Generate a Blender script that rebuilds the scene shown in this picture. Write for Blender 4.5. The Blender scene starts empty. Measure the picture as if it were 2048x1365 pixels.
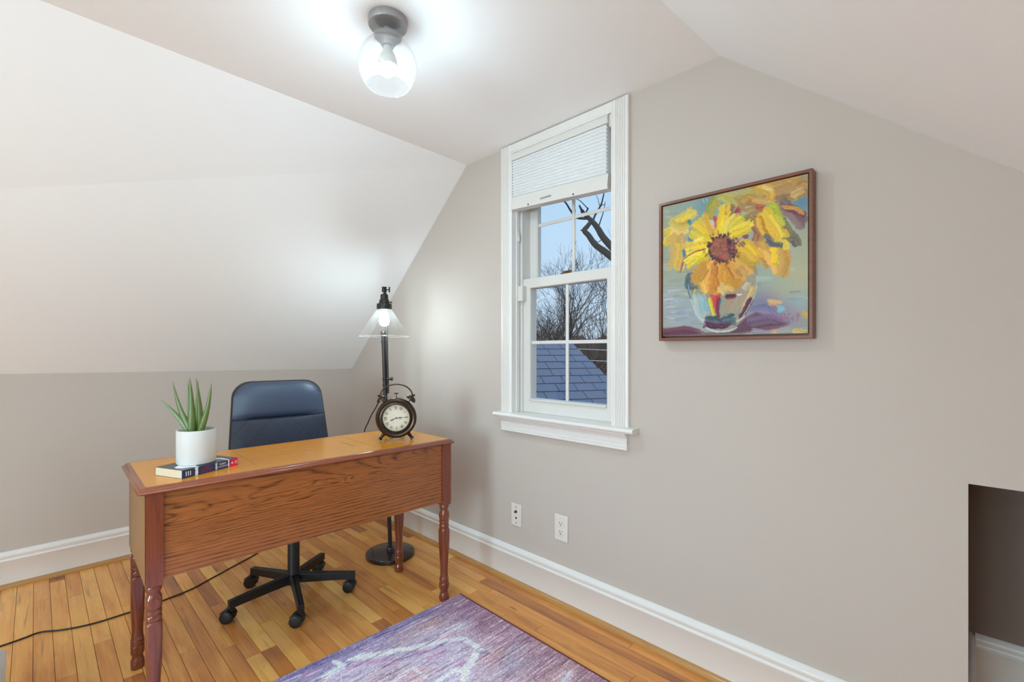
import bpy, bmesh, math, random
import numpy as np
from mathutils import Vector, Matrix

R = math.radians
scene = bpy.context.scene
col = scene.collection
rnd = random.Random(7)

# ------------------------------------------------------------------ helpers
def lin(c):
    """sRGB 0-255 -> linear rgb tuple"""
    out = []
    for x in c:
        x = x / 255.0
        out.append(x / 12.92 if x <= .04045 else ((x + .055) / 1.055) ** 2.4)
    return tuple(out)

def c4(c, g=1.0):
    l = lin(c)
    return (l[0] * g, l[1] * g, l[2] * g, 1.0)

class MB:
    def __init__(s):
        s.v = []; s.f = []; s.M = None
    def add(s, vs, fs):
        o = len(s.v)
        if s.M is not None:
            vs = [s.M @ Vector(p) for p in vs]
        s.v += [tuple(p) for p in vs]
        s.f += [[i + o for i in f] for f in fs]
        return s
    def box(s, x0, x1, y0, y1, z0, z1):
        vs = [(x0,y0,z0),(x1,y0,z0),(x1,y1,z0),(x0,y1,z0),(x0,y0,z1),(x1,y0,z1),(x1,y1,z1),(x0,y1,z1)]
        return s.add(vs, [[0,3,2,1],[4,5,6,7],[0,1,5,4],[1,2,6,5],[2,3,7,6],[3,0,4,7]])
    def prism(s, poly, a0, a1, axis='y'):
        def P(p, a):
            if axis == 'x': return (a, p[0], p[1])
            if axis == 'y': return (p[0], a, p[1])
            return (p[0], p[1], a)
        n = len(poly)
        vs = [P(p, a0) for p in poly] + [P(p, a1) for p in poly]
        fs = [list(range(n)), list(range(2*n-1, n-1, -1))]
        for i in range(n):
            j = (i+1) % n
            fs.append([i, i+n, j+n, j])
        return s.add(vs, fs)
    def rings(s, rings, cap0=True, cap1=True, closed=False):
        n = len(rings[0]); vs = [p for r in rings for p in r]; fs = []
        m = len(rings)
        for k in range(m if closed else m-1):
            a = k*n; b = ((k+1) % m)*n
            for i in range(n):
                j = (i+1) % n
                fs.append([a+i, a+j, b+j, b+i])
        if not closed:
            if cap0: fs.append(list(range(n-1, -1, -1)))
            if cap1: fs.append([(m-1)*n+i for i in range(n)])
        return s.add(vs, fs)
    def lathe(s, prof, seg=32, closed=False, cap=True, flat=None, c=(0,0)):
        rs = []
        for r, z in prof:
            ring = []
            for i in range(seg):
                a = 2*math.pi*i/seg
                x, y = r*math.cos(a), r*math.sin(a)
                if flat:
                    x = max(-flat, min(flat, x)); y = max(-flat, min(flat, y))
                ring.append((c[0]+x, c[1]+y, z))
            rs.append(ring)
        return s.rings(rs, cap, cap, closed)
    def tube(s, pts, r, seg=8, cap=True):
        pts = [Vector(p) for p in pts]; n = len(pts)
        rr = r if isinstance(r, (list, tuple)) else [r]*n
        rs = []; u = None
        for i in range(n):
            t = (pts[min(i+1, n-1)] - pts[max(i-1, 0)])
            if t.length < 1e-9: t = Vector((0,0,1))
            t.normalize()
            if u is None:
                u = t.orthogonal().normalized()
            else:
                u = u - t*u.dot(t)
                u = u.normalized() if u.length > 1e-6 else t.orthogonal().normalized()
            w = t.cross(u)
            rs.append([pts[i] + rr[i]*(math.cos(2*math.pi*k/seg)*u + math.sin(2*math.pi*k/seg)*w) for k in range(seg)])
        return s.rings(rs, cap, cap)
    def build(s, name, mat, parent=None, bevel=0, smooth=40, seg=2, world=False, recalc=True):
        me = bpy.data.meshes.new(name)
        me.from_pydata(s.v, [], s.f); me.update()
        if recalc:
            bm = bmesh.new(); bm.from_mesh(me)
            bmesh.ops.recalc_face_normals(bm, faces=bm.faces)
            bm.to_mesh(me); bm.free()
        if smooth:
            me.polygons.foreach_set('use_smooth', [True]*len(me.polygons))
            me.set_sharp_from_angle(angle=R(smooth))
        if mat is not None: me.materials.append(mat)
        o = bpy.data.objects.new(name, me); col.objects.link(o)
        if parent is not None:
            o.parent = parent
            if world:
                o.matrix_parent_inverse = parent.matrix_basis.inverted()
        if bevel:
            b = o.modifiers.new('bevel', 'BEVEL'); b.width = bevel; b.segments = seg
            b.limit_method = 'ANGLE'; b.angle_limit = R(35); b.harden_normals = False
        return o

def empty(name, loc, rz=0.0):
    o = bpy.data.objects.new(name, None); col.objects.link(o)
    o.location = loc; o.rotation_euler = (0, 0, rz); o.empty_display_size = .1
    return o

def tag(o, label, cat=None, group=None, kind=None):
    o['label'] = label
    if cat: o['category'] = cat
    if group: o['group'] = group
    if kind: o['kind'] = kind
    return o

def arc(cx, cy, r, a0, a1, n):
    return [(cx + r*math.cos(R(a0 + (a1-a0)*i/n)), cy + r*math.sin(R(a0 + (a1-a0)*i/n))) for i in range(n+1)]

def rrect(x0, x1, y0, y1, r, z, n=4):
    p = arc(x1-r, y1-r, r, 0, 90, n) + arc(x0+r, y1-r, r, 90, 180, n) + arc(x0+r, y0+r, r, 180, 270, n) + arc(x1-r, y0+r, r, 270, 360, n)
    return [(a, b, z) for a, b in p]

def spline(pts, n=8):
    P = [Vector(p) for p in pts]; out = []
    for i in range(len(P)-1):
        p0 = P[max(i-1,0)]; p1 = P[i]; p2 = P[i+1]; p3 = P[min(i+2, len(P)-1)]
        for k in range(n):
            t = k/n
            out.append(.5*((2*p1) + (p2-p0)*t + (2*p0-5*p1+4*p2-p3)*t*t + (3*p1-p0-3*p2+p3)*t**3))
    out.append(P[-1])
    return out

# ------------------------------------------------------------------ materials
class NT:
    def __init__(s, name):
        s.m = bpy.data.materials.new(name); s.m.use_nodes = True
        s.t = s.m.node_tree; s.t.nodes.clear()
        s.out = s.n('ShaderNodeOutputMaterial')
    def n(s, typ, **kw):
        nd = s.t.nodes.new(typ)
        for k, v in kw.items(): setattr(nd, k, v)
        return nd
    def l(s, a, b): s.t.links.new(a, b)
    def val(s, sock, v):
        if hasattr(v, 'is_linked') or hasattr(v, 'links'): s.l(v, sock)
        else: sock.default_value = v
    def math(s, op, a, b=0.0, c=None, clamp=False):
        nd = s.n('ShaderNodeMath', operation=op); nd.use_clamp = clamp
        s.val(nd.inputs[0], a); s.val(nd.inputs[1], b)
        if c is not None: s.val(nd.inputs[2], c)
        return nd.outputs[0]
    def noise(s, vec, scale=5, detail=2, rough=.5, dist=0):
        nd = s.n('ShaderNodeTexNoise'); s.l(vec, nd.inputs['Vector'])
        nd.inputs['Scale'].default_value = scale; nd.inputs['Detail'].default_value = detail
        nd.inputs['Roughness'].default_value = rough; nd.inputs['Distortion'].default_value = dist
        return nd.outputs['Fac']
    def vecscale(s, vec, sc):
        nd = s.n('ShaderNodeMapping'); s.l(vec, nd.inputs['Vector']); nd.inputs['Scale'].default_value = sc
        return nd.outputs[0]
    def mix(s, f, a, b, typ='MIX'):
        nd = s.n('ShaderNodeMix', data_type='RGBA', blend_type=typ)
        s.val(nd.inputs[0], f); s.val(nd.inputs[6], a); s.val(nd.inputs[7], b)
        return nd.outputs[2]
    def ramp(s, fac, stops):
        nd = s.n('ShaderNodeValToRGB'); s.l(fac, nd.inputs[0])
        e = nd.color_ramp.elements
        while len(e) < len(stops): e.new(.5)
        for k, (p, c) in enumerate(stops):
            e[k].position = p; e[k].color = c if isinstance(c, tuple) else (c, c, c, 1)
        return nd.outputs[0]
    def obj(s): return s.n('ShaderNodeTexCoord').outputs['Object']
    def bump(s, h, strength=.2, dist=.01):
        nd = s.n('ShaderNodeBump'); s.l(h, nd.inputs['Height'])
        nd.inputs['Strength'].default_value = strength; nd.inputs['Distance'].default_value = dist
        return nd.outputs[0]
    def pbsdf(s, color, rough=.5, metal=0, coat=0, coat_rough=.1, spec=.5, normal=None):
        p = s.n('ShaderNodeBsdfPrincipled')
        s.val(p.inputs['Base Color'], color); s.val(p.inputs['Roughness'], rough)
        p.inputs['Metallic'].default_value = metal
        p.inputs['Coat Weight'].default_value = coat; p.inputs['Coat Roughness'].default_value = coat_rough
        p.inputs['Specular IOR Level'].default_value = spec
        if normal is not None: s.l(normal, p.inputs['Normal'])
        s.l(p.outputs[0], s.out.inputs[0])
        return p

def plain(name, rgb, rough=.5, metal=0, coat=0, var=.06, vscale=12, bump=0, bscale=200, spec=.5, coat_rough=.1):
    t = NT(name); v = t.obj()
    n = t.noise(v, vscale, 3)
    f = t.math('MULTIPLY_ADD', n, var*2, 1-var)
    base = t.n('ShaderNodeRGB'); base.outputs[0].default_value = c4(rgb)
    sc = t.n('ShaderNodeVectorMath', operation='SCALE'); t.l(base.outputs[0], sc.inputs[0]); t.l(f, sc.inputs[3])
    nm = t.bump(t.noise(v, bscale, 2), bump, .002) if bump else None
    t.pbsdf(sc.outputs[0], rough, metal, coat, coat_rough, spec, nm)
    return t.m

def wood(name, L, W, light, dark, ringfreq=9, warp=3.0, ringamt=.7, streak=.45, rough=.35, coat=.3, lscale=1.3, wscale=4.0, offset=0.0, tone=.25, coat_rough=.12, band=None):
    """oak grain in object space: L long axis index, W cross axis index"""
    t = NT(name); v = t.obj()
    sx = t.n('ShaderNodeSeparateXYZ'); t.l(v, sx.inputs[0])
    l, w = sx.outputs[L], sx.outputs[W]
    other = sx.outputs[3-L-W]
    def comb(a, b, c=None):
        nd = t.n('ShaderNodeCombineXYZ'); t.l(a, nd.inputs[0]); t.l(b, nd.inputs[1])
        if c is not None: t.l(c, nd.inputs[2])
        return nd.outputs[0]
    lw = comb(t.math('MULTIPLY_ADD', l, lscale, offset), t.math('MULTIPLY_ADD', w, wscale, offset*.7), t.math('MULTIPLY', other, 3.0))
    n1 = t.noise(lw, 1.0, 1.5, .45, .3)
    amp = t.math('MULTIPLY', n1, warp*ringfreq*.12*4)
    if band:      # flame figure only along a slanting band (centre a+b*l, half width s)
        dw = t.math('DIVIDE', t.math('SUBTRACT', w, t.math('MULTIPLY_ADD', l, band[1], band[0])), band[2])
        g = t.math('EXPONENT', t.math('MULTIPLY', t.math('MULTIPLY', dw, dw), -1.0))
        n2 = t.noise(comb(t.math('MULTIPLY_ADD', l, 4.2, 2.0), t.math('MULTIPLY', w, 15), None), 1.0, 2, .5, .5)
        amp = t.math('ADD', amp, t.math('MULTIPLY', t.math('MULTIPLY', n2, g), band[3]))
    field = t.math('ADD', t.math('MULTIPLY', w, ringfreq), amp)
    ring = t.math('ABSOLUTE', t.math('SINE', t.math('MULTIPLY', field, math.pi)))
    ring = t.math('POWER', t.math('SUBTRACT', 1.0, ring), 2.2)
    jag = t.noise(comb(t.math('MULTIPLY', l, 14), t.math('MULTIPLY', w, 160), t.math('MULTIPLY', other, 160)), 1.0, 3, .6)
    fine = t.noise(comb(t.math('MULTIPLY', l, 7), t.math('MULTIPLY', w, 420), t.math('MULTIPLY', other, 420)), 1.0, 2, .6)
    ring = t.math('MULTIPLY', ring, t.math('MULTIPLY_ADD', jag, 3.2, -.95), clamp=True)
    st = t.math('MULTIPLY', t.math('SUBTRACT', fine, .45), 2.2, clamp=True)
    fac = t.math('ADD', t.math('MULTIPLY', ring, ringamt), t.math('MULTIPLY', st, streak), clamp=True)
    tn = t.noise(lw, .9, 3)
    lightv = t.mix(t.math('MULTIPLY', tn, tone*2, clamp=True), c4(light), c4(tuple(x*.72 for x in light)))
    colr = t.mix(fac, lightv, c4(dark))
    t.pbsdf(colr, rough, 0, coat, coat_rough, .5, t.bump(fine, .04, .001))
    return t.m

def glass_mix(name, tint=(.97,.98,.98), milk=.0, rough=.02, gloss=1.0, noise=0):
    """thin clear glass: see-through, mirror-like towards grazing angles, optionally cloudy"""
    t = NT(name)
    tr = t.n('ShaderNodeBsdfTransparent'); tr.inputs[0].default_value = (*tint, 1)
    gl = t.n('ShaderNodeBsdfGlossy'); gl.inputs['Roughness'].default_value = rough; gl.inputs[0].default_value = (1,1,1,1)
    fr = t.n('ShaderNodeLayerWeight'); fr.inputs[0].default_value = .5
    fac = t.math('MULTIPLY_ADD', t.math('POWER', fr.outputs['Facing'], 5.0), .9, .035)
    m1 = t.n('ShaderNodeMixShader'); t.l(t.math('MULTIPLY', fac, gloss), m1.inputs[0]); t.l(tr.outputs[0], m1.inputs[1]); t.l(gl.outputs[0], m1.inputs[2])
    last = m1
    if milk:
        df = t.n('ShaderNodeBsdfDiffuse'); df.inputs[0].default_value = (.95,.95,.95,1)
        tl = t.n('ShaderNodeBsdfTranslucent'); tl.inputs[0].default_value = (.95,.95,.95,1)
        ad = t.n('ShaderNodeMixShader'); ad.inputs[0].default_value = .5
        t.l(df.outputs[0], ad.inputs[1]); t.l(tl.outputs[0], ad.inputs[2])
        m2 = t.n('ShaderNodeMixShader')
        if noise:
            t.l(t.math('MULTIPLY', t.noise(t.obj(), noise, 3), milk*2), m2.inputs[0])
        else: m2.inputs[0].default_value = milk
        t.l(m1.outputs[0], m2.inputs[1]); t.l(ad.outputs[0], m2.inputs[2]); last = m2
    t.l(last.outputs[0], t.out.inputs[0])
    return t.m

def emit(name, rgb, s):
    t = NT(name); e = t.n('ShaderNodeEmission'); e.inputs[0].default_value = (*rgb, 1); e.inputs[1].default_value = s
    t.l(e.outputs[0], t.out.inputs[0]); return t.m

M = {}
M['white_wall'] = plain('white_wall_paint', (245,246,247), .75, var=.015, vscale=3, bump=.06, bscale=260)
M['ceil'] = plain('ceiling_paint', (246,247,248), .85, var=.015, vscale=3, bump=.08, bscale=220)
M['beige'] = plain('beige_wall_paint', (192,181,171), .7, var=.02, vscale=2.5, bump=.08, bscale=240)
M['trim'] = plain('white_gloss_trim_paint', (228,224,219), .32, var=.015, vscale=8, bump=.04, bscale=90)
M['vinyl'] = plain('white_vinyl', (217,213,207), .3, var=.01)
M['blackplastic'] = plain('black_plastic', (20,20,23), .42, var=.1)
M['blackmetal'] = plain('black_satin_metal', (26,25,26), .33, metal=.3, var=.1)
M['lampmetal'] = plain('dark_bronze_metal', (62,58,56), .36, metal=.75, var=.12)
M['lampbase'] = plain('dark_brown_enamel', (42,34,36), .22, coat=.4, var=.08)
M['canopy'] = plain('brushed_grey_metal', (158,158,158), .45, metal=.4, var=.12, vscale=40)
M['bronze'] = plain('antique_bronze', (72,58,48), .3, metal=.85, var=.3, vscale=30)
M['bronze_dark'] = plain('dark_patina_bronze', (52,46,44), .25, metal=.85, var=.25, vscale=30)
M['ceramic'] = plain('white_matte_ceramic', (208,205,200), .55, var=.02)
M['soil'] = plain('dark_soil', (70,62,56), .9, var=.5, vscale=120, bump=.6)
M['pages'] = None
M['leather'] = plain('navy_black_leather', (50,68,94), .40, coat=.25, coat_rough=.35, var=.1, bump=.25, bscale=420, spec=.7)
M['shell'] = plain('dark_brown_black_edging', (34,31,30), .45, var=.1)
M['plate'] = plain('almond_plastic_plate', (222,214,205), .35, var=.01)
M['dark'] = plain('dark_slot', (28,24,20), .6)
M['brass'] = plain('aged_brass', (120,88,52), .35, metal=.8)
M['bark'] = plain('dark_grey_brown_bark', (68,56,50), .9, var=.5, vscale=20, bump=.4, bscale=60)
M['bark2'] = plain('grey_brown_twigs', (92,74,66), .9, var=.35, vscale=6)
M['limbbark'] = plain('dark_mottled_bark', (50,42,40), .85, var=.5, vscale=22, bump=0, bscale=60)
M['litter'] = plain('brown_leaf_litter', (112,90,80), .95, var=.4, vscale=2)
M['shoe'] = wood('honey_wood_shoe_moulding', 0, 2, (196,142,78), (134,84,40), 40, .5, .25, .35, .35, .3)
M['shoe_y'] = wood('honey_wood_shoe_moulding_left', 1, 2, (190,138,78), (134,84,40), 40, .5, .25, .35, .35, .3)
M['desk_top'] = wood('golden_oak_top', 0, 1, (240,158,30), (150,84,14), 26, .35, .3, .6, .24, .12, coat_rough=.06)
M['desk_edge'] = wood('red_brown_oak_edge', 0, 2, (148,74,40), (90,40,20), 30, .4, .3, .5, .28, .4)
M['desk_panel'] = wood('cathedral_oak_panel', 0, 2, (172,100,48), (62,32,14), 70, .12, .95, .95, .3, .3, lscale=1.0, wscale=3.0, offset=5.3, band=(.668,.085,.058,9.5))
M['desk_side'] = wood('oak_side_panel', 2, 1, (158,116,72), (110,68,38), 24, .5, .4, .4, .5, .0)
M['desk_leg'] = wood('red_brown_oak_leg', 2, 0, (132,64,40), (70,28,18), 30, .4, .35, .75, .24, .5, coat_rough=.08)
M['frame_wood'] = wood('walnut_frame', 0, 2, (134,78,50), (80,42,26), 60, .6, .4, .5, .45, .1)
M['glass_pane'] = glass_mix('window_glass', (.98,.99,.99), 0, .0, .7)
M['globe'] = glass_mix('cloudy_globe_glass', (.98,.98,.98), .007, .05, 1.0)
M['shade'] = glass_mix('seeded_shade_glass', (.985,.985,.98), .009, .04, 1.0, noise=25)
M['rimglass'] = glass_mix('thick_rim_glass', (.93,.93,.92), .22, .06, 1.0)
M['clockglass'] = glass_mix('clock_glass', (.98,.98,.97), 0, .02, .35)
M['bulb'] = emit('ceiling_bulb_glow', (.82, 1.13, 1.29), 385)
M['bulb2'] = emit('floor_lamp_bulb_glow', (.87, 1.09, 1.20), 130)

# ------------------------------------------------------------------ setting
X1, X2, ZC, ZK = 1.386, 2.795, 2.242, 1.044
K1, K2, K3 = -.0262, -.012, .0627
YB = -4.6                       # rear of the room
XR = 4.2                        # right knee wall
SR = .835
ZKR = ZC - (XR - X2)*SR

def build_floor():
    mb = []; vs = []; fs = []; uvs = []; cols = []
    w = .057; y = .72; r = random.Random(11)
    g = .00035
    row = 0
    while y > YB - .05:
        x = -.05 - r.random()*.7
        while x < XR + .05:
            ln = r.choice([.4,.55,.7,.9,1.1,1.3,1.6])*(.85+.3*r.random())
            x1 = x + ln
            a0, a1, b0, b1 = x+g, x1-g, y-w+g, y-g
            o = len(vs)
            c = .0006
            vs += [(a0,b0,-.004),(a1,b0,-.004),(a1,b1,-.004),(a0,b1,-.004),
                   (a0+c,b0+c,0),(a1-c,b0+c,0),(a1-c,b1-c,0),(a0+c,b1-c,0)]
            F = [[4,5,6,7],[0,1,5,4],[1,2,6,5],[2,3,7,6],[3,0,4,7]]
            ou, ov = r.random()*40, r.random()*40
            k = r.random()
            tone = r.gauss(.24, .17)
            if r.random() < .10: tone = .60 + .2*r.random()
            cc = (max(0, min(1, tone)), r.random(), r.random(), 1)
            for f in F:
                fs.append([i+o for i in f])
                for i in f:
                    p = vs[o+i]
                    uvs += [p[0]+ou, p[1]+ov]; cols += list(cc)
            x = x1
        y -= w; row += 1
    o = len(vs)
    vs += [(-.1,YB-.1,-.0045),(XR+.1,YB-.1,-.0045),(XR+.1,.76,-.0045),(-.1,.76,-.0045),
           (-.1,YB-.1,-.08),(XR+.1,YB-.1,-.08),(XR+.1,.76,-.08),(-.1,.76,-.08)]
    for f in [[0,1,2,3],[7,6,5,4],[0,4,5,1],[1,5,6,2],[2,6,7,3],[3,7,4,0]]:
        fs.append([i+o for i in f]); uvs += [0,0]*4; cols += [1,0,0,1]*4
    me = bpy.data.meshes.new('floor'); me.from_pydata(vs, [], fs); me.update()
    uv = me.uv_layers.new(name='plank_uv'); uv.data.foreach_set('uv', uvs)
    ca = me.color_attributes.new('tone', 'FLOAT_COLOR', 'CORNER'); ca.data.foreach_set('color', cols)
    t = NT('honey_plank_floor')
    u = t.n('ShaderNodeUVMap'); u.uv_map = 'plank_uv'
    at = t.n('ShaderNodeAttribute'); at.attribute_name = 'tone'
    sc = t.n('ShaderNodeSeparateColor'); t.l(at.outputs['Color'], sc.inputs[0])
    tone, r2, r3 = sc.outputs[0], sc.outputs[1], sc.outputs[2]
    broad = t.noise(t.vecscale(u.outputs[0], (2.2, 14, 1)), 1, 2, .5, .6)
    grain = t.noise(t.vecscale(u.outputs[0], (3.5, 95, 1)), 1, 3, .6, .4)
    fine = t.noise(t.vecscale(u.outputs[0], (9, 420, 1)), 1, 2, .6)
    streak = t.noise(t.vecscale(u.outputs[0], (1.6, 38, 1)), 1, 2, .5, 1.2)
    knot = t.n('ShaderNodeTexVoronoi'); t.l(t.vecscale(u.outputs[0], (3.4, 10, 1)), knot.inputs['Vector']); knot.inputs['Scale'].default_value = 1
    knotm = t.math('SUBTRACT', 1.0, t.math('MULTIPLY', knot.outputs['Distance'], 8.5), clamp=True)
    ksel = t.n('ShaderNodeSeparateColor'); t.l(knot.outputs['Color'], ksel.inputs[0])
    knotm = t.math('MULTIPLY', knotm, t.math('GREATER_THAN', ksel.outputs[0], .72))
    f = t.math('ADD', tone, t.math('MULTIPLY', t.math('SUBTRACT', broad, .5), .95))
    f = t.math('ADD', f, t.math('MULTIPLY', t.math('SUBTRACT', grain, .5), .42), clamp=True)
    base = t.ramp(f, [(0, c4((246,186,100))), (.3, c4((230,158,78))), (.55, c4((208,132,62))), (.8, c4((160,98,54))), (1, c4((110,70,46)))])
    red = t.mix(t.math('MULTIPLY', r2, .25), base, c4((190,118,66)))
    dk = t.math('MULTIPLY', t.math('SUBTRACT', streak, .60), 5.0, clamp=True)
    dk = t.math('MULTIPLY', dk, t.math('GREATER_THAN', r3, .45))
    smudge = t.noise(t.vecscale(u.outputs[0], (3.0, 9, 1)), 1, 4, .65, .8)
    red = t.mix(t.math('MULTIPLY', t.math('SUBTRACT', smudge, .56), 3.2, clamp=True), red, t.mix(.5, red, c4((118,78,58))))
    c1 = t.mix(t.math('MULTIPLY', dk, .65), red, c4((96,60,36)))
    c2 = t.mix(t.math('MULTIPLY', t.math('SUBTRACT', fine, .5, clamp=True), .9), c1, c4((110,70,36)))
    c3 = t.mix(t.math('MULTIPLY', knotm, .85), c2, c4((58,34,22)))
    t.pbsdf(c3, t.math('MULTIPLY_ADD', grain, .12, .24), 0, .25, .15, .5, t.bump(grain, .05, .001))
    me.materials.append(t.m)
    o = bpy.data.objects.new('floor', me); col.objects.link(o)
    tag(o, 'honey coloured wood plank floor with darker brown boards', 'floor', kind='structure')
build_floor()

def struct(mb, name, mat, label, cat, **kw):
    o = mb.build(name, mat, **kw); tag(o, label, cat, kind='structure'); return o

TW = .15
# window opening in gable wall
WX0, WX1, WZ0, WZ1 = 1.755, 2.360, .843, 2.200
NX0, NX1, NZ1 = 3.434, 4.05, .83
mb = MB()
def zroof(x):
    if x < X1: return ZK + (ZC-ZK)*x/X1
    if x > X2: return ZC - (x-X2)*SR
    return ZC
def colwall(mb, x0, x1, zb, zt, y0, y1):
    poly = [(x0, zb), (x1, zb)]
    if zt is None:
        poly += [(x1, zroof(x1)+.02), (x0, zroof(x0)+.02)]
    else: poly += [(x1, zt), (x0, zt)]
    mb.prism(poly, y0, y1, 'y')
for a, b, zb, zt in [(-.12,0,-.05,None)]: pass
colwall(mb, -.12, X1, -.08, None, 0, TW)
colwall(mb, X1, WX0, -.08, None, 0, TW)
colwall(mb, WX0, WX1, -.08, WZ0, 0, TW)
colwall(mb, WX0, WX1, WZ1, None, 0, TW)
colwall(mb, WX1, X2, -.08, None, 0, TW)
colwall(mb, X2, NX0, -.08, None, 0, TW)
colwall(mb, NX0, NX1, NZ1, None, 0, TW)
colwall(mb, NX1, XR+.12, -.08, None, 0, TW)
struct(mb, 'wall_back', M['beige'], 'beige gable wall with the window and the painting', 'wall', smooth=0)

mb = MB(); mb.prism([(.12*-1, -.08), (0, -.08), (0, ZK), (-.12, ZK)], YB, 0, 'y')
# knee wall top follows the slightly sloping eave line
mb = MB()
zk2 = ZK + K2*YB
vs = [(0,0,-.08),(0,YB,-.08),(0,YB,zk2),(0,0,ZK),(-.12,0,-.08),(-.12,YB,-.08),(-.12,YB,zk2),(-.12,0,ZK)]
mb.add(vs, [[0,1,2,3],[7,6,5,4],[0,4,5,1],[1,5,6,2],[2,6,7,3],[3,7,4,0]])
struct(mb, 'wall_left', M['beige'], 'low beige knee wall under the sloped ceiling', 'wall', smooth=0)

mb = MB(); mb.box(XR, XR+.12, YB, 0, -.08, ZKR)
struct(mb, 'wall_right', M['beige'], 'low beige knee wall on the right', 'wall', smooth=0)

# rear gable, with an unseen window added to admit fill light
RX0, RX1, RZ0, RZ1 = 2.2, 3.4, .55, 1.70
mb = MB()
colwall(mb, -.12, RX0, -.08, None, YB-TW, YB); colwall(mb, RX1, XR+.12, -.08, None, YB-TW, YB)
colwall(mb, RX0, RX1, -.08, RZ0, YB-TW, YB)
mb.prism([(RX0,RZ1),(RX1,RZ1),(RX1,zroof(RX1)+.02),(X2,ZC+.02),(RX0,ZC+.02)], YB-TW, YB, 'y')
struct(mb, 'wall_front', M['beige'], 'beige gable wall behind the camera', 'wall', smooth=0)
mb = MB()
for x in (RX0, (RX0+RX1)/2-.03, RX1-.06): mb.box(x, x+.06, YB-.1, YB-.05, RZ0, RZ1)
for z in (RZ0, RZ1-.06): mb.box(RX0+.06, RX1-.06, YB-.099, YB-.051, z, z+.06)
struct(mb, 'fill_window_rear', M['trim'], 'white framed window added behind the camera to admit fill light', 'window', smooth=0)

# ceiling panels (solid)
def slab(name, pts, up, label):
    mb = MB(); u = Vector(up)
    a = [Vector(p) for p in pts]; b = [p+u for p in a]
    mb.add(a+b, [[3,2,1,0],[4,5,6,7],[0,1,5,4],[1,2,6,5],[2,3,7,6],[3,0,4,7]])
    return struct(mb, name, M['ceil'] if name == 'ceiling' else M['white_wall'], label, 'ceiling', smooth=0)
xa, xb = X1 + K1*YB, X2 + K3*YB
zslope_r = ZC
slab('ceiling', [(X1,.0,ZC),(X2,.0,ZC),(xb,YB,ZC),(xa,YB,ZC)], (0,0,.12), 'flat white ceiling strip between the two slopes')
slab('ceiling_left', [(0,0,ZK),(X1,0,ZC),(xa,YB,ZC),(0,YB,zk2)], (-.08,0,.1), 'white sloped ceiling on the left above the knee wall')
# right slope, with an unseen roof window added for more fill light
def rs_(a, b, h=0.0):
    p0 = Vector((X2,0,ZC)).lerp(Vector((xb,YB,ZC)), b); p1 = Vector((XR,0,ZKR)).lerp(Vector((XR,YB,ZKR+.05)), b)
    return p0.lerp(p1, a) + Vector((.64,0,.77))*h
SA0, SA1, SB0, SB1 = .22, .86, .46, .74
mb = MB()
for a0, a1, b0, b1 in [(0,1,0,SB0),(0,SA0,SB0,SB1),(SA1,1,SB0,SB1),(0,1,SB1,1)]:
    c = [rs_(a0,b0), rs_(a1,b0), rs_(a1,b1), rs_(a0,b1)]; d = [p+Vector((.08,0,.1)) for p in c]
    mb.add(c+d, [[3,2,1,0],[4,5,6,7],[0,1,5,4],[1,2,6,5],[2,3,7,6],[3,0,4,7]])
struct(mb, 'ceiling_right', M['white_wall'], 'white sloped ceiling on the right', 'ceiling', smooth=0)
mb = MB()
for a0, a1, b0, b1 in [(SA0,SA1,SB0,SB0+.012),(SA0,SA1,SB1-.012,SB1),(SA0,SA0+.03,SB0+.012,SB1-.012),(SA1-.03,SA1,SB0+.012,SB1-.012)]:
    c = [rs_(a0,b0,.03), rs_(a1,b0,.03), rs_(a1,b1,.03), rs_(a0,b1,.03)]; d = [p+Vector((.64,0,.77))*.05 for p in c]
    mb.add(c+d, [[3,2,1,0],[4,5,6,7],[0,1,5,4],[1,2,6,5],[2,3,7,6],[3,0,4,7]])
struct(mb, 'fill_window_roof', M['trim'], 'white framed roof window added behind the camera to admit fill light', 'window', smooth=0)

# recess (low eave opening) at right: side, back and top
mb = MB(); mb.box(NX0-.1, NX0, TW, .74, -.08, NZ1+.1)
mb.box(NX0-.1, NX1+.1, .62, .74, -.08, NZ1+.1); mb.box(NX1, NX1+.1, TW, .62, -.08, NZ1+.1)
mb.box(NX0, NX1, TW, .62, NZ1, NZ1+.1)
M['recess'] = plain('shade_darkened_recess_paint', (128,110,100), .8, var=.03)  # beige wall darkened in its colour to stand in for shade inside
struct(mb, 'wall_recess', M['recess'], 'inside of the low opening at the right, shade painted into its colour', 'wall', smooth=0)
# slim partition end outside the left edge
mb = MB(); mb.box(1.12, 1.42, -1.93, -1.812, -.01, .95)
struct(mb, 'wall_partition', M['beige'], 'low beige half wall at the lower left edge', 'wall', smooth=0)
mb = MB(); mb.box(1.112, 1.435, -1.945, -1.815, .951, .985)
# (kept outside the picture)
struct(mb, 'trim_1', M['trim'], 'white cap board on the low half wall', 'trim', bevel=.006)

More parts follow.
